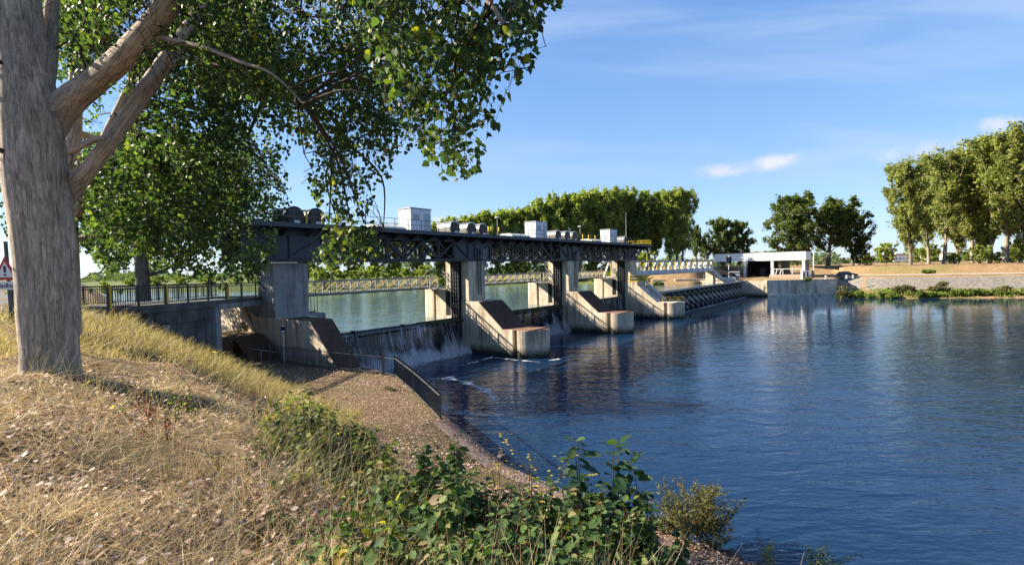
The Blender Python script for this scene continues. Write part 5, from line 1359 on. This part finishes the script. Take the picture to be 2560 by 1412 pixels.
# far-off woods along the horizon, one mass
rng = np.random.default_rng(88); n = 26000
u = np.concatenate([rng.uniform(-1.5, .30, n//2), rng.uniform(.30, 1.5, n//2)]); Y = rng.uniform(380, 470, n)
hh = 6.5+3.0*np.sin(u*23)+2.2*np.sin(u*61+1)+1.2*np.sin(u*140)
P = np.stack([u*Y, Y, 5.0+np.abs(hh)*rng.uniform(0, 1, n)**.8], 1)
o = leaf_obj('distant_woods', P, rng.normal(size=(n, 3))+np.array([0, 0, .4]), rng.normal(size=(n, 3)), rng.uniform(1.0, 2.6, n), QUAD, M['leaf_woods'], None, .9); tag(o, "hazy band of far-off woods along the horizon", 'woods', None, 'stuff')
# ================================================================== SHRUBS AND PLANTS
def shrub(name, cat, label, group, px, top, Y, mat, stem, L, nst, spread, tmpl, seed, pair=.075, droop=.5, wr=1.0, tilt=.25, zb=None, twigs=0, lmin=.25, flat=0):
    """stems rising from one base, leaves in opposite pairs"""
    rng = np.random.default_rng(seed)
    u = ray(px, 1000); x0 = at(px, top, Y).x; zt = at(px, top, Y).z; zb = gz(x0, Y) if zb is None else zb
    H = max(.2, zt-zb); root = thing(name, label, cat, (x0, Y, zb), group)
    mb = MB(); P = []; A_ = []; Nn = []; S = []
    for i in range(nst):
        a = rng.uniform(0, 6.28); r = spread*math.sqrt(rng.uniform())*(i > 1); h = H*(rng.uniform(.62, 1.06) if i > 1 else 1.0)*(1-.25*(r/max(spread, .01))**2)
        b = Vector((x0+math.cos(a)*r*.35, Y+math.sin(a)*r*.35, 0)); b.z = (gz(b.x, b.y) if zb > 1 and zb < 7.6 else zb)-.03
        tip = Vector((x0+math.cos(a)*r+rng.normal(0, tilt*.3), Y+math.sin(a)*r+rng.normal(0, tilt*.3), zb+h))
        mid = b.lerp(tip, .5)+Vector((rng.normal(0, tilt*.25), rng.normal(0, tilt*.25), 0))
        path = catmull([b, mid, tip], 6); mb.tube(path, list(np.linspace(.0045*max(1, L/.07)+.002, .0015, len(path))), 5, False)
        paths = [path]
        for j in range(twigs):
            f = rng.uniform(.3, .9); p = path[int(f*(len(path)-1))]; q = p+Vector((rng.normal(0, .16*H), rng.normal(0, .16*H), rng.uniform(.05, .22)*H))
            sp = catmull([p, p.lerp(q, .5)+Vector((0, 0, .02*H)), q], 4); mb.tube(sp, list(np.linspace(.003, .001, len(sp))), 4, False); paths.append(sp)
        for path in paths:
            ln = sum((path[k+1]-path[k]).length for k in range(len(path)-1)); n = max(2, int(ln/pair))
            for k in range(n):
                f = lmin+(1-lmin)*(k+.5)/n if path is paths[0] else (k+.7)/n
                q = f*(len(path)-1); e = min(int(q), len(path)-2); p = path[e].lerp(path[e+1], q-e)
                an = rng.uniform(0, 6.28)
                for sgn in (0, math.pi):
                    d = Vector((math.cos(an+sgn), math.sin(an+sgn), rng.normal(-droop, .35)+(.5 if f > .93 else 0)))
                    P.append(p+d*.012); A_.append(d); Nn.append((rng.normal(0, .35), rng.normal(0, .35), 1)); S.append(L*rng.uniform(.55, 1.2)*(1 if f < .9 else .7))
    mb.build('stem', stem, root)
    leaf_obj('foliage', np.array([tuple(p) for p in P]), np.array([tuple(a) for a in A_]), np.array(Nn), np.array(S), tmpl, mat, root, wr)
    return root
dog = [(1058,1118,3.7,"dogwood shrub with upright leafy top at the bank edge, beside the apron"),(1132,1100,3.9,"tallest dogwood shoot cluster beside the concrete apron"),(1182,1185,3.3,"dogwood shrub with red stem in front of the ragwort"),(1255,1235,3.5,"low dogwood shrub below the yellow ragwort flowers"),(1325,1215,3.7,"dogwood shrub between the ragwort and the tall leafy plants"),
       (1395,1190,3.4,"dogwood shrub left of the tall toothed plant"),(1095,1245,2.75,"dogwood shrub low at the near edge, left side of the thicket"),(1215,1300,2.6,"dogwood shrub lowest in the middle of the thicket"),(1325,1290,2.65,"dogwood shrub with brownish drooping leaves, mid thicket"),(1445,1270,2.9,"dogwood shrub under the tall toothed plants"),
       (1530,1275,3.0,"dogwood shrub at the river side of the thicket"),(1598,1330,3.0,"small dogwood shrub above the leafy shore slope"),(1655,1372,3.1,"dogwood sprig hanging over the shore slope"),(1160,1355,2.3,"dogwood shrub at the very bottom of the picture, mid thicket"),(1380,1370,2.35,"dogwood shrub at the picture bottom below the toothed plants"),(1500,1385,2.5,"dogwood shrub at the picture bottom near the shore slope"),(1570,1235,3.3,"dogwood shrub behind the riverside toothed plant"),(1490,1200,3.6,"dogwood shrub just behind the tall toothed plants"),(1120,1190,3.1,"dogwood shrub with pale leaf undersides, left part of the thicket"),(1270,1350,2.4,"dogwood shrub touching the picture bottom between two others"),(1620,1400,2.7,"dogwood shrub at the picture bottom, riverside end")]
for i, (px, tp, Y, lb) in enumerate(dog):
    shrub('dogwood_shrub', 'shrub', lb, 'dogwood shrubs in the thicket', px, tp, Y, M['leaf_dog'], M['redstem'], .084, 32 if i != 12 else 7, .40, OVAL, 200+i, .043, .5, 1.3)
for i, (px, tp, Y, lb) in enumerate(((1455,1096,3.5,"tall plant with large toothed leaves, left of the pair above the thicket"),(1532,1112,3.4,"tall plant with large toothed leaves, in the middle above the thicket"),(1588,1132,3.5,"tall plant with large toothed leaves, closest to the river"))):
    shrub('tall_leafy_plant', 'plant', lb, 'tall toothed plants', px, tp, Y, M['leaf_nettle'], M['twig'], .15, 4, .14, OVAL, 230+i, .10, .25, 1.15, .12)
lime = [(705,985,6.4),(742,972,6.6),(778,1005,6.2),(822,1012,6.4),(862,1030,6.5),(905,1052,6.3),(735,1050,5.6),(790,1075,5.4),(845,1085,5.6),(890,1105,5.6),(920,1075,6.0),(955,1110,5.6),(985,1150,5.0),(940,1140,5.0),(690,1040,5.8),(660,1095,5.2),(810,1130,4.8),(760,1175,4.4),(870,1185,4.2),(700,1185,4.3),(930,1235,3.5),(835,1290,3.0),(985,1265,3.1)]
ll_ = ["at the upper left of the clump", "highest in the clump", "below the highest one", "in the middle of the clump", "right of the middle", "at the gravel side", "low at the left", "low in the middle", "low beside the litter", "lowest at the gravel side", "farthest towards the fence", "by the litter edge, lower right", "nearest to the dogwood thicket", "between the clump and the thicket", "low on the left edge of the clump", "in the dry grass below the clump", "under the middle of the clump", "in the grass at the lower left", "above the dark seedling", "alone in the grass towards the trunk", "beside the sprawling dark shrub", "between the two dark seedlings", "just left of the dogwood thicket"]
for i, (px, tp, Y) in enumerate(lime):
    shrub('bramble_shrub', 'shrub', "yellow green leafy shrub on the dry slope, "+ll_[i], 'yellow green shrubs on the slope', px, tp, Y, M['leaf_lime'] if i % 3 != 2 else M['leaf_dog'], M['twig'], .085, 14 if i < 11 else 6, .38 if i < 11 else .26, HEART, 250+i, .06, .4, .95)
dk = [(650,1000,8.0,"small green shrub above the yellow green clump"),(818,1245,3.0,"dark green seedling alone in the dry grass near the bottom"),(860,1320,2.7,"dark green leafy seedling at the picture bottom left of the thicket"),(930,1165,4.4,"dark leafy shrub sprawling over the leaf litter"),(985,1180,4.2,"green sprawling shrub beside the thicket on the litter"),(770,1345,2.6,"small dark seedling in pale grass at the picture bottom"),(1010,1330,2.6,"green seedling left of the thicket at the picture bottom"),(905,1215,3.9,"green shoot between grass stalks and leaf litter"),(700,1255,3.4,"small drooping green shoot in matted grass")]
for i, (px, tp, Y, lb) in enumerate(dk):
    shrub('dogwood_seedling', 'plant', lb, 'green seedlings in the dry grass', px, tp, Y, M['leaf_dog'], M['twig'], .08, 4 if i else 8, .15, OVAL, 270+i, .085, .45, 1.3)
rd = [(362,955,6.6),(372,1005,5.8),(418,1032,5.4),(600,962,9.0),(628,975,8.4),(655,985,8.0),(350,925,7.2)]
for i, (px, tp, Y) in enumerate(rd):
    shrub('red_seedling', 'plant', ["red leaved seedling right of the nearest trunk, upper one", "red and brown seedling right of the nearest trunk, middle one", "bright red seedling lowest on the dry slope", "red seedling beside pale stalks above the shrubs", "scarlet seedling in the dry grass above the shrubs", "scarlet seedling closest to the yellow green shrubs", "yellowing seedling nearest to the big trunk base"][i], 'red seedlings on the slope', px, tp, Y, M['leaf_red'] if i != 6 else M['leaf_lime'], M['redstem'], .042, 4, .12, OVAL, 290+i, .07, .3, 1.2)
gs = [(430,985,6.3),(470,975,6.8),(440,935,7.4),(245,945,7.6),(160,950,7.8),(520,1135,4.6),(300,1000,6.4)]
for i, (px, tp, Y) in enumerate(gs):
    shrub('green_seedling', 'plant', ["bright green seedling beside the red one", "bright green seedling farther up beside the red one", "green sprig high on the dry slope", "bright green tuft right of the trunk foot", "bright green tuft before the trunk foot", "lone lime green leaf sprig mid slope", "olive sprig in the leaf litter below the trunk"][i], 'bright green sprigs on the slope', px, tp, Y, M['leaf_lime'], M['twig'], .06, 3, .10, OVAL, 310+i, .08, .3, 1.1)
# ragwort with yellow flower heads
rw = [(1232,1132,5.2,"yellow ragwort leaning over the concrete apron"),(1285,1165,5.0,"yellow ragwort with the densest flowers above the thicket"),(1330,1140,4.9,"yellow ragwort with a pale seed top above the thicket"),(1412,1150,4.6,"thin ragwort stalk beside the tall toothed plant"),(1365,1185,4.4,"low ragwort in the thicket")]
for i, (px, tp, Y, lb) in enumerate(rw):
    r_ = shrub('ragwort_plant', 'plant', lb, 'yellow ragwort plants', px, tp, Y, M['leaf_lime'], M['olive'] if 'olive' in M else M['twig'], .04, 5, .22, OVAL, 330+i, .06, -.1, .5, .2, twigs=3)
    st = [c for c in kids(r_) if c.name.startswith('stem')][0]; rng = np.random.default_rng(340+i)
    V0 = np.array([tuple(v.co) for v in st.data.vertices]); top_ = V0[np.argsort(-V0[:, 2])[:60]]; top_ = top_[rng.choice(60, 16)]
    an = np.arange(7)*6.28/7
    for h_ in top_:
        P = np.tile(h_+np.array(ORG[r_.name])+rng.normal(0, .03, 3), (7, 1))
        leaf_obj('flower_head', P, np.stack([np.cos(an), np.sin(an), np.full(7, .25)], 1), np.tile([0, 0, 1.], (7, 1)), .016, OVAL, M['petal'], r_, 1.6)
# yellow dandelion like flowers on the slope
for i, (px, py, Y) in enumerate(((400, 893, 10.5), (533, 882, 16))):
    p = at(px, py, Y); f = thing('yellow_flower', ["single yellow flower in the dry grass right of the big trunk", "yellow flower head on the crest before the approach bridge"][i], 'flower', (p.x, p.y, gz(p.x, p.y)), 'yellow flowers on the slope')
    b = MB(); b.tube([(p.x, p.y, gz(p.x, p.y)-.02), p], .004, 5); b.build('stem', M['twig'], f)
    an = np.arange(12)*6.28/12; k_ = .045 if i == 0 else .09
    leaf_obj('flower_head', np.tile(np.array(p), (12, 1)), np.stack([np.cos(an), np.sin(an)-.3, np.full(12, .4)], 1), np.tile([0, -1, 1.], (12, 1)), k_, OVAL, M['petal'], f, 1.4)
# shrubs along the shore
shrub('willow_shrub', 'shrub', "broad olive willow shrub standing at the near water edge", 'willow shrubs on the near shore', 1740, 1208, 15.2, M['leaf_olive'], M['twig'], .11, 60, 1.35, OVAL, 350, .06, .1, .75, .5, .55, 5)
shrub('willow_shrub', 'shrub', "low yellowish shrub at the foot of the broad olive willow", 'willow shrubs on the near shore', 1665, 1290, 15.4, M['leaf_olive'], M['twig'], .10, 24, .75, OVAL, 351, .06, .1, .8, .4, .6, 4)
shrub('willow_shrub', 'shrub', "thin feathery water edge plant cut by the picture bottom", 'willow shrubs on the near shore', 1925, 1350, 14.0, M['leaf_lime'], M['twig'], .08, 9, .35, OVAL, 352, .06, -.2, .5, .3, .3, 2)
shrub('willow_shrub', 'shrub', "pale grey green shrub at the picture bottom, farthest out along the shore", 'willow shrubs on the near shore', 2055, 1358, 13.6, M['leaf_nettle'], M['twig'], .11, 14, .55, OVAL, 353, .07, -.1, .6, .4, .3, 2)
shrub('berm_shrub', 'shrub', "small brownish shrub on the berm beside the waterside fence", 'shrubs on the berm', 975, 965, 27.5, M['leaf_olive'], M['twig'], .12, 14, .6, OVAL, 354, .09, .1, .7, .4, None, 2)
shrub('berm_shrub', 'shrub', "tiny green plant by the foot of the abutment pier", 'shrubs on the berm', 790, 893, 34.5, M['leaf_bank'], M['twig'], .12, 8, .35, OVAL, 355, .09, .1, .9, .3, None, 1)
shrub('berm_shrub', 'shrub', "dark green plant on the low dam under the approach bridge", 'shrubs on the berm', 613, 800, 40.5, M['leaf_dog'], M['twig'], .2, 9, .4, OVAL, 356, .12, .1, .9, .3, 4.4, 1)
# bushes along the far bank water line
fb = [(2115,706,122,1.9,'leaf_olive',"broad olive bush against the quay wall's end",.35),(2145,718,121,1.4,'leaf_bank',"bright bush at the quay wall's end slope",.5),(2020,730,133.2,.7,'leaf_bank',"small green tuft at the foot of the quay wall",.5),(2260,706,121,2.4,'leaf_olive',"dark willow bush on the far shore below the stone slope",.5),(2352,703,120,2.4,'leaf_olive',"second willow bush on the far shore, below the green dike bush",.5),
      (2190,728,119,2.2,'leaf_bank',"lush low green clump on the far shore left of the dark willow",.6),(2225,732,118,2.2,'leaf_bank',"bright low clump before the dark willow bush",.6),(2300,726,117,3.0,'leaf_bank',"bright green clump between two willow bushes",.6),(2330,732,116,2.6,'leaf_bank',"light clump in front of the second willow bush",.6),(2395,726,116,3.0,'leaf_bank',"yellow green clump right of the second willow",.6),(2430,720,116,2.8,'leaf_bank',"long green clump on the far shore, middle of the plain stretch",.6),(2475,722,115,3.0,'leaf_bank',"green clump on the far shore under the golden poplars",.6),(2515,716,116,2.4,'leaf_olive',"olive clump on the far shore by the white stones",.6),(2550,722,114,2.8,'leaf_bank',"yellow green clump at the picture edge on the far shore",.6),(2322,674,152,2.0,'leaf_bank',"single green bush on the dike slope",.4),
      (1600,660,134,1.6,'leaf_bank',"bright green bush beside the far pier at the lake",.4),(1647,706,138.5,1.4,'leaf_bank',"green bush in the lake wall gap",.4)]
for i, (px, tp, Y, sp, mt, lb, lm) in enumerate(fb):
    p = at(px, tp, Y); z0 = fz(p.x, p.y)
    if 'lake' in lb: z0 = 3.6
    H = max(p.z-z0, .5)
    root = thing('bank_bush', lb, 'bush', (p.x, p.y, z0), 'bushes on the far bank'); rng = np.random.default_rng(400+i)
    mb = MB(); C = []
    for j in range(16):
        a = rng.uniform(0, 6.28); r = sp*math.sqrt(rng.uniform()); c = Vector((p.x+math.cos(a)*r, p.y+math.sin(a)*r*.6, z0+H*rng.uniform(.25, .95)*(1-.5*(r/sp)**2)))
        mb.tube([(p.x+math.cos(a)*r*.3, p.y+math.sin(a)*r*.2, z0-.15), c], [.05, .015], 5, False); C.append(np.array(c))
    mb.build('stem', M['twig'], root)
    P = np.concatenate([c+unit(rng.normal(size=(75, 3)))*np.cbrt(rng.uniform(.1, 1, (75, 1)))*np.array([.75, .6, .5])*min(1, H*.4+.3) for c in C]); P[:, 2] = np.maximum(P[:, 2], z0+.02); n = len(P)
    leaf_obj('foliage', P, rng.normal(size=(n, 3))+np.array([0, 0, .8]), rng.normal(size=(n, 3)), rng.uniform(.2, .42, n), QUAD, M[mt], root, .6)
# a tangle of low plants and floating weed at the far water line
rng = np.random.default_rng(77); P = []
u = rng.uniform(.675, 1.35, 9000); rows_y = np.interp(u, [.655, .70, .75, .82, .92, 1.02, 1.2, 1.6], [133.5, 123, 118.5, 115.5, 113, 111, 105, 90])
y = rows_y+rng.uniform(.2, 10, 9000)*np.clip((u-.66)/.03, .3, 1); z = np.array([fz(a*b, b) for a, b in zip(u, y)])
P = np.stack([u*y, y, z], 1); keep_ = np.sin(u*37)+np.sin(u*83+1)+rng.normal(0, .7, 9000) > -.1; P = P[keep_]; u = u[keep_]; nk = len(P)
o = leaf_obj('shore_undergrowth', P, rng.normal(size=(nk, 3))*.5+np.array([0, 0, 1]), rng.normal(size=(nk, 3)), rng.uniform(.2, .6, nk)*(1+.5*np.sin(u*60)), QUAD, M['leaf_bank'], None, .5); tag(o, "low green plants growing along the far water line", 'plants', None, 'stuff')
# pale stones in the far shallows
for i, (px, py, s) in enumerate(((2292, 737, 1.1), (2280, 738, .7), (2500, 735, 1.6), (2530, 735, 1.4), (2515, 739, 1.2))):
    p = onz(px, py+3, .05); b = MB(); b.ball(p, s, 9, 6, (1, .6, .35))
    solo('pale_stone', b, M['riprap'], ["pale flat stone below the second willow bush", "smaller pale stone below the second willow bush", "larger pale stone by the far shore near the picture edge", "pale stone beside the largest one on the far shore", "pale stone lowest in the water on the far shore"][i], 'stone', 'pale stones on the far shore')
# dark stones along the near apron
rng = np.random.default_rng(9); sp_ = []
for i in range(46):
    r = rng.uniform(4.5, 15.5); q = qe(r)+rng.uniform(.2, 1.2); x, y = XY(q, r); s = rng.uniform(.10, .32)
    b = MB(); b.ball((0, 0, 0), s, 8, 6, (1.2, .9, .6))
    b.v = [tuple(Vector(v)*(1+.35*noise.noise(Vector(v)*4/s*.4+Vector((i*3.1, 0, 0))))) for v in b.v]
    if i < 6:
        o = b.build('shore_stone', M['stone']); sp_.append(o)
    else:
        o = sp_[i % 6].copy(); COL.objects.link(o); k_ = rng.uniform(.6, 1.5); o.scale = (k_, k_, k_); o.rotation_euler = tuple(rng.uniform(0, 6, 3))
    o.location = (x, y, max(gz(x, y), -.12)+.03); tag(o, "dark wet stone lying along the foot of the concrete apron", 'stone', 'dark stones along the near water edge')

# ================================================================== DRY GRASS AND FALLEN LEAVES
def blades(name, n, drange, arange, keep, hgt, wid, lean, mat, label, seed, bias=(.35, .3)):
    rng = np.random.default_rng(seed)
    d = drange[0]*(drange[1]/drange[0])**rng.uniform(size=n); a = rng.uniform(*arange, n)
    y = d*np.cos(a); x = d*np.sin(a); q, r = QR(x, y)
    cl = np.array([noise.noise(Vector((xx*.9, yy*.9, seed))) for xx, yy in zip(x, y)])
    ok = keep(q, r, d) & (cl > rng.uniform(-.5, .35, n)); x, y, d, q, r, cl = x[ok], y[ok], d[ok], q[ok], r[ok], cl[ok]; n = len(x)
    z = ground(x, y); H = rng.uniform(*hgt, n)*(1+.5*cl); w = np.maximum(wid, d*wid*.16)*rng.uniform(.6, 1.3, n)
    az = rng.uniform(0, 6.28, n); th = rng.uniform(*lean, n)             # lean from vertical
    dx = np.cos(az)*np.sin(th)+bias[0]*np.sin(th); dy = np.sin(az)*np.sin(th)+bias[1]*np.sin(th); dv = unit(np.stack([dx, dy, np.cos(th)], 1))
    side = unit(np.cross(dv, rng.normal(size=(n, 3))+np.array([0, -1, .6])))
    base = np.stack([x, y, z-.02], 1); V = []
    for k, f in enumerate((0, .4, .75, 1)):
        c = base+dv*(H*f)[:, None]+np.stack([dx*0, dx*0, -H*f*f*.35*np.sin(th)], 1)+np.stack([dx, dy, dx*0], 1)*(H*f*f*.35)[:, None]
        gl = ground(c[:, 0], c[:, 1])+.012+.05*f; c[:, 2] = np.maximum(c[:, 2], gl)
        ww = (w*(1-.85*f))[:, None]; V += [c-side*ww/2, c+side*ww/2]
    V = np.stack(V, 1).reshape(-1, 3)
    t_ = np.array([(0,1,3,2),(2,3,5,4),(4,5,7,6)]); F = (t_[None]+(np.arange(n)*8)[:, None, None]).reshape(-1, 4)
    o = np_obj(name, V, F, mat); return tag(o, label, 'grass', None, 'stuff')
off_road = lambda q: (q > -3.6) | (q < -7.8)
blades('dry_grass', 84000, (1.4, 17), (-1.15, .55), lambda q, r, d: (q < 8.2+.7*np.sin(r*1.3)) & off_road(q), (.14, .42), .0042, (.5, 1.45), M['straw'], "matted dry straw coloured grass covering the near slope", 501)
blades('dry_grass', 15000, (1.4, 9), (-1.1, .5), lambda q, r, d: (q < 6.5) & (q > -3.6), (.45, .95), .0034, (.1, .8), M['straw'], "long pale dry grass stalks standing above the matted grass", 502)
blades('dry_grass', 26000, (14, 40), (-.85, -.30), lambda q, r, d: (q < 8.3+.6*np.sin(r*1.7)) & off_road(q), (.25, .6), .0055, (.1, .8), M['olivegrass'], "olive and straw grass on the far part of the slope by the approach bridge", 503)
blades('dry_grass', 2500, (15, 42), (-.70, -.05), lambda q, r, d: (q > 7.2) & (q < qe(r)-.8) & (r < 34), (.08, .25), .0045, (.3, 1.3), M['olivegrass'], "sparse short grass on the berm behind the fence", 504)
def litter(name, n, drange, arange, keep, size, label, seed, gap=.0, mat=M['litter']):
    rng = np.random.default_rng(seed)
    d = drange[0]*(drange[1]/drange[0])**rng.uniform(size=n); a = rng.uniform(*arange, n); y = d*np.cos(a); x = d*np.sin(a); q, r = QR(x, y)
    cl = np.array([1.5*noise.noise(Vector((xx*.6, yy*.6, seed*.7)))+.5*noise.noise(Vector((xx*2.2, yy*2.2, seed))) for xx, yy in zip(x, y)])
    ok = keep(q, r, d) & (cl > rng.uniform(-.6, .3, n)+gap); x, y, d = x[ok], y[ok], d[ok]; n = len(x)
    P = np.stack([x, y, ground(x, y)+rng.uniform(.01, .09, n)], 1); az = rng.uniform(0, 6.28, n)
    o = leaf_obj(name, P, np.stack([np.cos(az), np.sin(az), rng.normal(0, .3, n)], 1), np.stack([rng.normal(0, .45, n), rng.normal(0, .45, n), np.ones(n)], 1), rng.uniform(*size, n)*np.maximum(1, d*.045), HEART, mat, None, 1.0)
    return tag(o, label, 'leaves', None, 'stuff')
litter('fallen_leaves', 42000, (1.4, 15), (-1.15, .55), lambda q, r, d: (q < 7.4) & (q > -3.4), (.035, .065), "curled brown and pale fallen leaves among the dry grass", 511)
litter('fallen_leaves', 70000, (10, 36), (-.62, .50), lambda q, r, d: (q > 7.0) & (q < qe(r)-.1) & (r < 33), (.035, .065), "brown leaf litter covering the berm down to the shore", 512, -.45, M['litter_dark'])
litter('fallen_leaves', 16000, (11, 22), (-.1, .75), lambda q, r, d: (q > 8.5) & (q < qe(r)+.55) & (r < 10), (.04, .075), "bright orange brown leaf litter on the shore below the thicket", 513, -.8)
# ================================================================== SKY, SUN, CAMERA
SUND = Vector((-1.098, .21, .66)).normalized()     # towards the sun
EL = math.asin(SUND.z); AZ = math.atan2(SUND.x, SUND.y)
w = bpy.data.worlds.new('World'); SC.world = w; w.use_nodes = True
t = w.node_tree; t.nodes.clear()
N = lambda ty: t.nodes.new(ty)
out = N('ShaderNodeOutputWorld'); bg = N('ShaderNodeBackground'); bg.inputs['Strength'].default_value = SKY_STRENGTH
sky = N('ShaderNodeTexSky'); sky.sky_type = 'NISHITA'; sky.sun_disc = False
sky.sun_elevation = EL; sky.sun_rotation = AZ % (2*math.pi); sky.altitude = 50; sky.air_density = 1.0; sky.dust_density = .25; sky.ozone_density = 2.0
hs = N('ShaderNodeHueSaturation'); hs.inputs['Saturation'].default_value = SKY_SAT; t.links.new(sky.outputs[0], hs.inputs['Color'])
tc = N('ShaderNodeTexCoord'); sp = N('ShaderNodeSeparateXYZ'); t.links.new(tc.outputs['Generated'], sp.inputs[0])
def mth(op, a, b=0., cl=False):
    x = N('ShaderNodeMath'); x.operation = op; x.use_clamp = cl
    for i, v in enumerate((a, b)):
        if hasattr(v, 'is_linked'): t.links.new(v, x.inputs[i])
        else: x.inputs[i].default_value = v
    return x.outputs[0]
def mr(v, a, b, c, d):
    x = N('ShaderNodeMapRange'); x.interpolation_type = 'SMOOTHSTEP'
    for i, q in enumerate((a, b, c, d)): x.inputs[1+i].default_value = q
    t.links.new(v, x.inputs[0]); return x.outputs[0]
zc = mth('MAXIMUM', sp.outputs['Z'], .02)
yc = mth('MAXIMUM', sp.outputs['Y'], .05)
U = mth('DIVIDE', sp.outputs['X'], yc); Vv = mth('DIVIDE', sp.outputs['Z'], yc)
# thin streaks of high cloud, laid out on a high flat layer of air
cb = N('ShaderNodeCombineXYZ'); t.links.new(U, cb.inputs[0]); t.links.new(Vv, cb.inputs[1])
def veil(rot, sx, sy, scale, det):
    mp = N('ShaderNodeMapping'); mp.inputs['Rotation'].default_value = (0, 0, rot); mp.inputs['Scale'].default_value = (sx, sy, 1); t.links.new(cb.outputs[0], mp.inputs[0])
    nz = N('ShaderNodeTexNoise'); nz.inputs['Scale'].default_value = scale; nz.inputs['Detail'].default_value = det; nz.inputs['Roughness'].default_value = .5; nz.inputs['Distortion'].default_value = .35; t.links.new(mp.outputs[0], nz.inputs['Vector']); return nz.outputs['Fac']
cir = mr(mth('ADD', mth('MULTIPLY', veil(-.56, .8, 5.5, 1.0, 5), .6), mth('MULTIPLY', veil(-.46, 1.2, 9, 1.6, 6), .4)), .42, .70, 0, .5)
mix = N('ShaderNodeMix'); mix.data_type = 'RGBA'; t.links.new(cir, mix.inputs[0])
# the clear air colour of a northern late summer afternoon, mixed with the physical sky
gr = N('ShaderNodeValToRGB'); e_ = gr.color_ramp.elements; e_[0].position = 0.0; e_[0].color = SKY_HORIZON; e_[1].position = .55; e_[1].color = SKY_TOP
x_ = e_.new(.16); x_.color = SKY_MID
x_ = e_.new(1.0); x_.color = SKY_ZENITH
t.links.new(sp.outputs['Z'], gr.inputs[0])
m0_ = N('ShaderNodeMix'); m0_.data_type = 'RGBA'; m0_.inputs[0].default_value = .8
t.links.new(hs.outputs[0], m0_.inputs[6]); t.links.new(gr.outputs[0], m0_.inputs[7]); t.links.new(m0_.outputs[2], mix.inputs[6]); mix.inputs[7].default_value = CIRRUS
# small fair weather clouds low in the sky
cu = N('ShaderNodeCombineXYZ'); t.links.new(U, cu.inputs[0]); t.links.new(Vv, cu.inputs[1])
n2 = N('ShaderNodeTexNoise'); n2.inputs['Scale'].default_value = 16; n2.inputs['Detail'].default_value = 6; n2.inputs['Roughness'].default_value = .6; t.links.new(cu.outputs[0], n2.inputs['Vector'])
tot = None; shade = None
for (px, py, wx, wy, amt, rot) in ((1810, 424, 95, 22, 1.0, -.10), (1890, 414, 110, 26, 1.0, -.12), (1960, 402, 70, 18, .9, -.14), (2330, 378, 190, 30, .75, -.13), (2500, 312, 95, 25, .75, -.08), (1390, 512, 62, 24, .95, 0), (970, 560, 60, 16, .9, 0), (1100, 556, 50, 14, .9, 0), (2165, 486, 60, 8, .35, -.05), (1935, 560, 60, 10, .3, 0), (1690, 485, 70, 10, .3, -.1)):
    d = ray(px, py); u0, v0 = d.x/d.y, d.z/d.y
    a = mth('SUBTRACT', U, u0); b = mth('SUBTRACT', Vv, v0)
    b2_ = mth('ADD', b, mth('MULTIPLY', a, math.tan(rot)))
    ea = mth('POWER', mth('ABSOLUTE', mth('DIVIDE', a, wx/FPX)), 2.); eb = mth('POWER', mth('ABSOLUTE', mth('DIVIDE', b2_, wy/FPX)), 2.)
    m = mth('SUBTRACT', 1.0, mth('ADD', ea, eb))
    m = mth('ADD', m, mth('MULTIPLY', mth('SUBTRACT', n2.outputs['Fac'], .5), 2.5))
    m = mth('MULTIPLY', mr(m, -.1, 1.9, 0, 1), amt)
    tot = m if tot is None else mth('MAXIMUM', tot, m)
front = mr(sp.outputs['Y'], .08, .14, 0, 1); tot = mth('MULTIPLY', tot, front)
mix2 = N('ShaderNodeMix'); mix2.data_type = 'RGBA'; t.links.new(tot, mix2.inputs[0]); t.links.new(mix.outputs[2], mix2.inputs[6])
cr_ = N('ShaderNodeValToRGB'); cr_.color_ramp.elements[0].position = .35; cr_.color_ramp.elements[0].color = CLOUD_LO; cr_.color_ramp.elements[1].position = .65; cr_.color_ramp.elements[1].color = CLOUD_HI
t.links.new(n2.outputs['Fac'], cr_.inputs[0]); t.links.new(cr_.outputs[0], mix2.inputs[7])
sc_ = N('ShaderNodeVectorMath'); sc_.operation = 'SCALE'; sc_.inputs['Scale'].default_value = 1.0; t.links.new(mix2.outputs[2], sc_.inputs[0])
t.links.new(sc_.outputs[0], bg.inputs['Color']); t.links.new(bg.outputs[0], out.inputs['Surface'])

sl = bpy.data.lights.new('sun', 'SUN'); sl.energy = SUN_E; sl.angle = math.radians(.53); sl.color = (1.0, .89, .72)
so = bpy.data.objects.new('sun', sl); COL.objects.link(so); so.location = (-30, 0, 40)
so.rotation_euler = SUND.to_track_quat('Z', 'Y').to_euler()
cam = bpy.data.cameras.new('camera'); cam.sensor_width = 36; cam.lens = 36*FPX/2560; cam.clip_start = .1; cam.clip_end = 5000
co = bpy.data.objects.new('camera', cam); COL.objects.link(co); SC.camera = co
from mathutils import Matrix
mw = Matrix((CR, CU, -_fw)).transposed().to_4x4(); mw.translation = (0, 0, EYE); co.matrix_world = mw
vs = SC.view_settings; vs.view_transform = 'Standard'; vs.look = 'None'; vs.exposure = EXPO; vs.gamma = 1
SC.render.resolution_x = 1024; SC.render.resolution_y = 564
SC.cycles.max_bounces = 8; SC.cycles.transparent_max_bounces = 12; SC.cycles.caustics_reflective = False; SC.cycles.caustics_refractive = False
